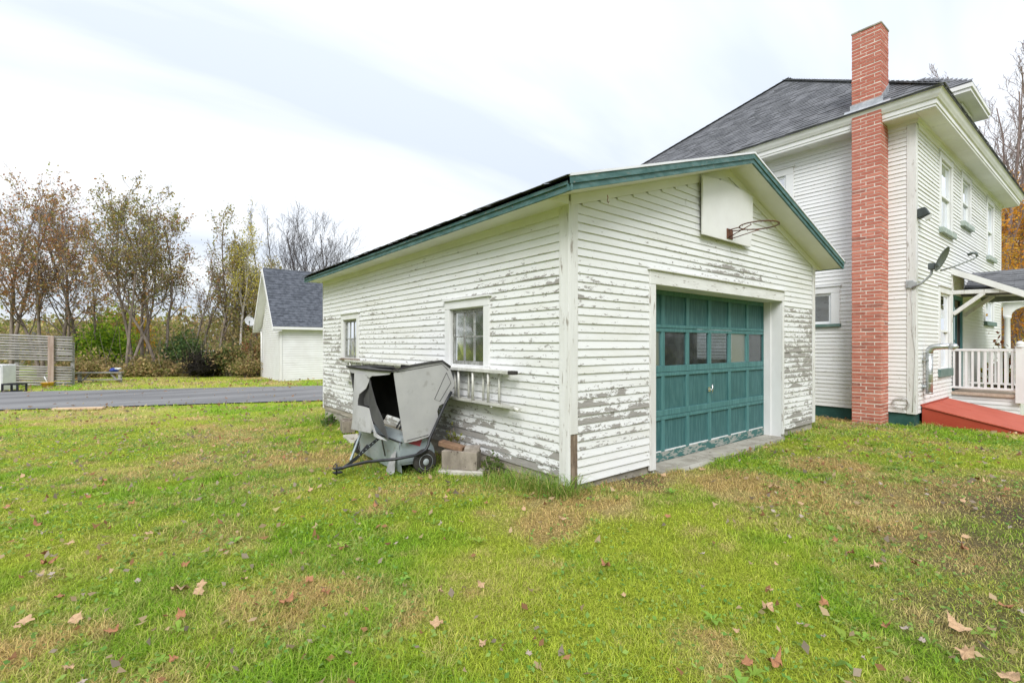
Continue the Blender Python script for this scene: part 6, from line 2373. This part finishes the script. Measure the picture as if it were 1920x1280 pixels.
for i, (xx, yy, lab) in enumerate(((5.0, 20.05, "left of two small dark seed-head plants against the shed wall"), (5.9, 20.0, "right of two small dark seed-head plants against the shed wall"))):
    shrub("dark_plant", lab, 0, 0, 0.10, 0.75, 60, 0.05, [((0.03, 0.03, 0.025), 3), ((0.08, 0.08, 0.05), 1)], 220 + i, cat="plant", group="plants by the shed wall", loc=(xx, yy))


def mass(name, label, cat, pts_fn, n, size, pal, seed, stems=None):
    g = np.random.default_rng(seed)
    ctr = pts_fn(g, n)
    vv, ff = leaf_quads(ctr, size * (0.6 + 0.8 * g.random(n)))
    # clumps of one hue
    q = np.floor(ctr * 0.9).astype(np.int64)
    h_ = _hash(q[:, 0] + q[:, 2] * 31, q[:, 1], seed)
    c = colours(g, n, pal) * (0.75 + 0.5 * h_)[:, None]
    me = np_mesh(name, vv, ff, np.repeat(c, 4, 0))
    o_ = link(name, me, None, M["leaf"])
    return tag(o_, label, cat, kind="stuff")


def hedge_pts(g, n):
    t = g.random(n)
    px = 95 + t * 415
    d = 23.2 + 2.6 * t + g.random(n) * 2.4
    k = (px - 960) / 896
    x = CAM.x + d * (FWD.x + k * FWD.y)
    y = CAM.y + d * (FWD.y - k * FWD.x)
    top = 0.25 + 1.25 * fbm(x * 1.1, y * 1.1, 301, 3) ** 1.4 + (g.random(n) > 0.93) * g.random(n) * 0.7
    return np.stack([x, y, -0.36 + top * g.random(n) ** 0.8], 1)


mass("undergrowth", "tangled brown-green undergrowth along the edge of the far lawn", "undergrowth", hedge_pts, 24000, 0.065, TAN, 301)


def woods_pts(g, n):
    px = -80 + g.random(n) * 700
    d = 36 + g.random(n) * 16
    k = (px - 960) / 896
    x = CAM.x + d * (FWD.x + k * FWD.y)
    y = CAM.y + d * (FWD.y - k * FWD.x)
    top = 1.6 + 4.6 * fbm(x * 0.22, y * 0.22, 311, 3)
    return np.stack([x, y, -0.4 + top * g.random(n) ** 0.85], 1)


mass("far_woods", "hazy olive and tan woodland far behind the trees", "woods", woods_pts, 30000, 0.16, TAN + OLIVE[:2], 311)


def right_woods(g, n):
    px = 1700 + g.random(n) * 520
    d = 42 + g.random(n) * 14
    k = (px - 960) / 896
    x = CAM.x + d * (FWD.x + k * FWD.y)
    y = CAM.y + d * (FWD.y - k * FWD.x)
    return np.stack([x, y, -0.4 + (4 + 4 * fbm(x * 0.2, y * 0.2, 321, 3)) * g.random(n)], 1)


mass("orange_woods", "orange autumn woodland far beyond the house", "woods", right_woods, 12000, 0.2, ORNG + TAN, 321)


def reflection_pts(g, n):
    a = R(62) + g.random(n) * R(236)  # bearing from the view direction, clockwise, behind the camera and to the left
    d = 26 + g.random(n) * 16
    b0 = math.atan2(FWD.y, FWD.x)
    x = CAM.x + d * np.cos(b0 + a)
    y = CAM.y + d * np.sin(b0 + a)
    top = 4.0 + 7.0 * fbm(x * 0.16, y * 0.16, 331, 3)
    return np.stack([x, y, -0.4 + top * g.random(n)], 1)


mass("reflection_woods", "added dark foliage out of view behind the camera, for the window reflections", "woods", reflection_pts, 34000, 0.34, DKGRN[:2] + [((0.13, 0.11, 0.085), 5), ((0.20, 0.17, 0.10), 2)], 331)  # unseen foliage added for the panes to reflect, coloured dark to darken them
# bare twigs and stems in the wood edge
lines = []
g = np.random.default_rng(77)
for i in range(420):
    px = 60 + g.random() * 440
    x, y = spot(px, 24.5 + g.random() * 14)
    h = g.uniform(1.0, 4.2)
    p = np.array([x, y, -0.4])
    ln_ = g.normal(size=2) * 0.28
    pts = [p]
    for k in range(1, 5):
        p = p + np.array([ln_[0] * h / 4 + g.normal() * 0.06, ln_[1] * h / 4 + g.normal() * 0.06, h / 4])
        pts.append(p)
    r_ = g.uniform(0.008, 0.022)
    lines.append((np.array(pts), np.linspace(r_, 0.005, 5), 3))
v, f = tubes_np(lines)
o = link("thicket", np_mesh("thicket", v, f), None, M["bark"])
tag(o, "thicket of thin bare brown stems below the trees", "thicket", kind="stuff")

# dark brush heap
bx, by = spot(381, 24.6)
bp = empty("brush_pile", (bx, by, -0.2), 0, "black heap of old brush between the dark shrub and the round bush", "brush pile")
o = lump("heap", (0, 0, 0.35), 0.46, M["brush"], None, None, (1.5, 0.9, 0.8), 17, 4, 0.6)
o.parent = bp
lines = []
for i in range(420):
    a = g.random() * 2 * math.pi
    p = np.array([math.cos(a) * g.random() * 1.0, math.sin(a) * g.random() * 0.8, 0.1 + g.random() * 0.85])
    q = p + np.array([g.normal() * 0.5, g.normal() * 0.4, g.normal() * 0.35 + 0.1])
    lines.append((np.array([p, (p + q) / 2 + g.normal(size=3) * 0.06, q]), np.array([0.016, 0.012, 0.006]), 3))
v, f = tubes_np(lines)
link("twigs", np_mesh("twigs", v, f), bp, M["brush"])

# ------------------------------------------------------------------ tall grass and weeds by the walls
g = np.random.default_rng(55)


def tuft_blades(cx, cy, n, rad, h):
    a = g.random(n) * 2 * math.pi
    r_ = rad * np.sqrt(g.random(n))
    return cx + r_ * np.cos(a), cy + r_ * np.sin(a), h * (0.45 + 0.75 * g.random(n))


X, Y, Hh = [], [], []
spots = [(-0.10, 0.10, 0.16, 0.30, 220), (-0.06, -0.06, 0.10, 0.26, 150), (-0.14, 0.38, 0.16, 0.28, 200), (-0.10, 0.62, 0.14, 0.22, 140), (-0.12, 0.9, 0.14, 0.20, 120), (-0.30, 0.75, 0.2, 0.16, 120), (-0.55, 1.9, 0.25, 0.15, 120), (-0.62, 1.5, 0.15, 0.16, 70), (-0.9, 2.4, 0.35, 0.16, 200),
         (-0.7, 2.8, 0.3, 0.17, 140), (-1.0, 1.9, 0.25, 0.13, 120), (-0.2, 6.6, 0.25, 0.2, 160), (-0.15, 7.2, 0.2, 0.22, 140), (-0.3, 6.0, 0.25, 0.16, 140), (0.25, -0.10, 0.15, 0.12, 80), (2.1, -0.55, 0.2, 0.09, 100), (5.4, -0.15, 0.3, 0.09, 120), (6.25, 0.2, 0.25, 0.2, 150), (6.6, 0.6, 0.4, 0.25, 200), (1.55, -0.08, 0.08, 0.1, 50), (7.5, -0.6, 0.25, 0.16, 100), (8.0, -1.15, 0.2, 0.16, 100)]
for (cx, cy_, rad, h, n) in spots:
    a, b, c = tuft_blades(cx, cy_, int(n * 0.95), rad * 1.25, h * 0.72)
    X.append(a)
    Y.append(b)
    Hh.append(c)
x, y, h = map(np.concatenate, (X, Y, Hh))
ok = grow_ok(x, y)
x, y, h = x[ok], y[ok], h[ok]
n = len(x)
ang = g.random(n) * 2 * math.pi
dx, dy = np.cos(ang), np.sin(ang)
ln_ = h * (0.4 + 1.1 * g.random(n))
w = 0.0055
z = gz(x, y) - 0.01
V = np.zeros((n, 7, 3))
for k, (t, up_, ww) in enumerate(((0, 0, 1), (0.30, 0.55, 0.9), (0.68, 0.88, 0.7))):
    for s_ in (0, 1):
        sg = (s_ - 0.5) * w * ww
        V[:, 2 * k + s_] = np.stack([x + dx * ln_ * t - dy * sg, y + dy * ln_ * t + dx * sg, z + h * up_], 1)
V[:, 6] = np.stack([x + dx * ln_ * 1.1, y + dy * ln_ * 1.1, z + h * (0.95 - 0.25 * g.random(n))], 1)
b = np.arange(n)[:, None] * 7
Fc = np.concatenate([b + [0, 1, 3], b + [0, 3, 2], b + [2, 3, 5], b + [2, 5, 4], b + [4, 5, 6]])
c = colours(g, n, [((0.18, 0.33, 0.045), 5), ((0.30, 0.42, 0.08), 4), ((0.52, 0.45, 0.18), 2)])
o = link("tall_grass", np_mesh("tall_grass", V.reshape(-1, 3), Fc, np.repeat(c, 7, 0)), None, M["grass"])
tag(o, "uncut tall grass tufts along the garage foundation and under the sweeper", "grass", kind="stuff")
shrub("weed", "leafy green weed against the garage wall beside the mossy block", 0, 0, 0.12, 0.22, 260, 0.022, [((0.12, 0.18, 0.05), 3), ((0.2, 0.25, 0.09), 2)], 231, "weed", None, -0.1, (-0.12, 1.06))
shrub("weed", "yellowing weed between the sweeper and the garage wall", 0, 0, 0.12, 0.42, 160, 0.024, [((0.20, 0.22, 0.05), 3), ((0.33, 0.30, 0.08), 2)], 232, "weed", None, -0.1, (-0.16, 1.82))
shrub("weed", "low green weed at the back corner of the garage", 0, 0, 0.18, 0.22, 240, 0.03, [((0.09, 0.17, 0.04), 3), ((0.18, 0.25, 0.06), 2)], 233, "weed", None, -0.25, (-0.2, 6.3))

# ------------------------------------------------------------------ fallen leaves
LEAFC = {"orange": ((0.40, 0.20, 0.095), (0.29, 0.13, 0.065)), "tan": ((0.54, 0.37, 0.22), (0.42, 0.27, 0.155)), "grey": ((0.30, 0.24, 0.195), (0.44, 0.375, 0.315))}
LEAFM = {k: mottled("fallen_leaf_" + k, a, b, 14, 0.75, 0.35, bscale=60) for k, (a, b) in LEAFC.items()}


def leaf_mesh(kind, seed):
    g = random.Random(seed)
    out = []
    lobes = 5
    for i in range(lobes):
        a0 = R(-35 + 250 * i / (lobes - 1)) if lobes > 1 else 0
        out.append((a0 - R(25), 0.58 + 0.2 * g.random()))
        out.append((a0 - R(8), 0.75 + 0.15 * g.random()))
        out.append((a0, 1.0 * (1.15 if i == 2 else 0.9) + 0.1 * g.random()))
        out.append((a0 + R(9), 0.72 + 0.15 * g.random()))
    out.append((R(262), 0.35))
    curl = g.uniform(0.7, 1.7)
    fold = g.uniform(-0.4, 0.6)
    V, Fs = [(0, 0, 0.1)], []
    for a, r_ in out:
        x, y = r_ * math.cos(a) * 0.8, r_ * math.sin(a)
        zc = curl * 0.55 * (y * y * 0.6 + x * x * fold) + g.uniform(-0.14, 0.22)
        V.append((x * (1 - 0.25 * curl * abs(x)), y * (1 - 0.2 * curl * abs(y)), zc))
    n = len(out)
    for i in range(n):
        Fs.append((0, i + 1, (i + 1) % n + 1))
    # stalk
    b = len(V)
    V += [(-0.02, -0.3, 0.12), (0.02, -0.3, 0.12), (0.0, -0.95, 0.25)]
    Fs.append((b, b + 1, b + 2))
    me = bpy.data.meshes.new("fallen_leaf")
    me.from_pydata(V, [], Fs)
    me.polygons.foreach_set("use_smooth", [True] * len(Fs))
    me.materials.append(LEAFM[kind])
    return me


LM = {k: [leaf_mesh(k, i * 7 + j) for i in range(4)] for j, k in enumerate(LEAFC)}
LAB = {"orange": "curled orange-brown fallen leaf", "tan": "pale tan dry fallen leaf", "grey": "small shrivelled grey-brown leaf"}
GRP = {"orange": "orange-brown fallen leaves", "tan": "pale tan fallen leaves", "grey": "shrivelled grey-brown leaves"}


def where(x, y):
    d = (x - CAM.x) * FWD.x + (y - CAM.y) * FWD.y
    k = ((x - CAM.x) * FWD.y - (y - CAM.y) * FWD.x) / d
    if -2.4 < x < 0 and 0.3 < y < 4:
        return "close round the lawn sweeper"
    if x > 1 and y > -1.3 and x < 6.5:
        return "before the green garage door"
    if x >= 6.5:
        return "on the lawn before the house"
    if -0.9 < x < 1 and y > -1.2:
        return "near the peeling garage corner"
    if k < -0.55:
        return "on the lawn at far left towards the driveway" if d > 4.2 else "on the lawn at lower left"
    if k < -0.2:
        return "on the lawn left of the sweeper" if d > 4.2 else "on the lawn just left of bottom centre"
    if k < 0.2:
        return "on the lawn at bottom centre" if d < 3 else "on the lawn in the middle foreground"
    if k < 0.6:
        return "on the lawn right of bottom centre"
    return "on the thin brown turf at lower right"


def put_leaf(kind, x, y, s, label=None, grp=None, lift=0.034):
    o_ = bpy.data.objects.new("fallen_leaf", random.choice(LM[kind]))
    COL.objects.link(o_)
    o_.location = (x, y, float(gz(x, y)) + lift)
    o_.rotation_euler = (random.uniform(-0.5, 0.5), random.uniform(-0.5, 0.5), random.uniform(0, 6.28))
    o_.scale = (s, s, s * random.uniform(0.7, 1.6))
    pl_ = where(x, y)
    tag(o_, label or LAB[kind] + " " + pl_, "leaf", grp or (None if label else GRP[kind] + " " + pl_))


def on_ground(px, py, z=-0.08):
    a = Vector(((px - 960) / 896 * FWD.y + FWD.x, FWD.y - (px - 960) / 896 * FWD.x, (646 - py) / 896))
    t = (z - CAM.z) / a.z
    return CAM.x + a.x * t, CAM.y + a.y * t


for (px, py, kind, s, lab) in (
    (338, 1106, "tan", 0.075, "largest pale curled leaf at lower left of the lawn"),
    (372, 1112, "tan", 0.05, "pale leaf tucked against the large curled one at lower left"),
    (538, 1130, "orange", 0.06, "red-brown crumpled leaf right of the large pale curl at lower left"),
    (580, 1086, "orange", 0.05, "bright orange upright leaf in the lower left lawn"),
    (140, 1165, "tan", 0.05, "tan leaf nearest the lower left photo corner area"),
    (215, 1184, "orange", 0.045, "orange leaf right of the tan one near the lower left corner"),
    (88, 1056, "orange", 0.06, "red-orange curled leaf near the left photo edge"),
    (70, 980, "orange", 0.055, "orange leaf high along the left photo edge on the lawn"),
    (1798, 1180, "tan", 0.085, "largest tan maple leaf lying at the lower right of the lawn"),
    (1810, 1228, "tan", 0.055, "tan leaf just below the large maple leaf at lower right"),
    (1452, 1250, "orange", 0.055, "brown leaf at the bottom centre-right of the lawn"),
    (1440, 1148, "tan", 0.055, "pale yellow-tan leaf on the bare turf at lower right centre"),
    (1545, 1140, "orange", 0.05, "orange-brown leaf beside the pale one on the bare turf"),
    (1595, 1043, "orange", 0.04, "orange leaf in the middle right of the lawn"),
    (1500, 946, "tan", 0.04, "pale leaf on the green turf before the garage door"),
    (1317, 881, "tan", 0.05, "tan leaf just before the broken slab at the garage door"),
    (1893, 1272, "tan", 0.06, "tan leaf in the extreme lower right corner")):
    x, y = on_ground(px, py)
    put_leaf(kind, x, y, s, lab)
made = 0
while made < 270:
    x, y, d = [float(a[0]) for a in scatter(1, 1.7, 9.0, 1.0, 1.7)]
    if not grow_ok(np.array([x]), np.array([y]))[0]:
        continue
    kx = ((x - CAM.x) * FWD.y - (y - CAM.y) * FWD.x) / d
    dens = 0.30 + 0.7 * float(1 - ss(-0.6, 0.25, kx)) + 0.45 * float(ss(0.45, 0.9, kx)) * (d < 5)
    dens *= 4.5 * float(fbm(np.array([x * 1.1]), np.array([y * 1.1]), 401, 4)[0]) ** 2.2
    if random.random() > dens:
        continue
    kind = random.choices(("orange", "tan", "grey"), (3, 3, 4))[0]
    s = random.uniform(0.020, 0.050) if kind != "grey" else random.uniform(0.018, 0.032)
    put_leaf(kind, x, y, s)
    made += 1
# the uncountable rest
n = 9500
x, y, d = scatter(n, 1.7, 23, 1.05, 1.5)
kx = ((x - CAM.x) * FWD.y - (y - CAM.y) * FWD.x) / d
dens = (0.25 + 0.75 * (1 - ss(-0.5, 0.3, kx)) + 0.7 * ss(0.4, 0.9, kx)) * (4.2 * fbm(x * 0.9, y * 0.9, 411, 4) ** 2.2)
dens += 0.8 * np.exp(-((y - road_near(x) + 0.5) / 0.7) ** 2)
inroad = (y > road_near(x)) & (y < road_far(x))
ok = (rng.random(n) < dens) & (grow_ok(x, y) | (inroad & (rng.random(n) < 0.25)))
x, y, d = x[ok], y[ok], d[ok]
n = len(x)
lift = np.where((y > road_near(x)) & (y < road_far(x)), 0.06, 0.036)
ctr = np.stack([x, y, gz(x, y) + lift], 1)
vv, ff = leaf_quads(ctr, (0.011 + 0.015 * rng.random(n)) * (1 + 0.09 * d), 0.6, 0.6, 1.3)
c = colours(rng, n, [((0.38, 0.20, 0.10), 3), ((0.54, 0.40, 0.25), 4), ((0.36, 0.29, 0.23), 4), ((0.50, 0.42, 0.20), 1)])
o = link("leaf_litter", np_mesh("leaf_litter", vv, ff, np.repeat(c, 4, 0)), None, M["leaf"])
tag(o, "scattered scraps of brown and tan dead leaves over lawn and driveway", "leaves", kind="stuff")
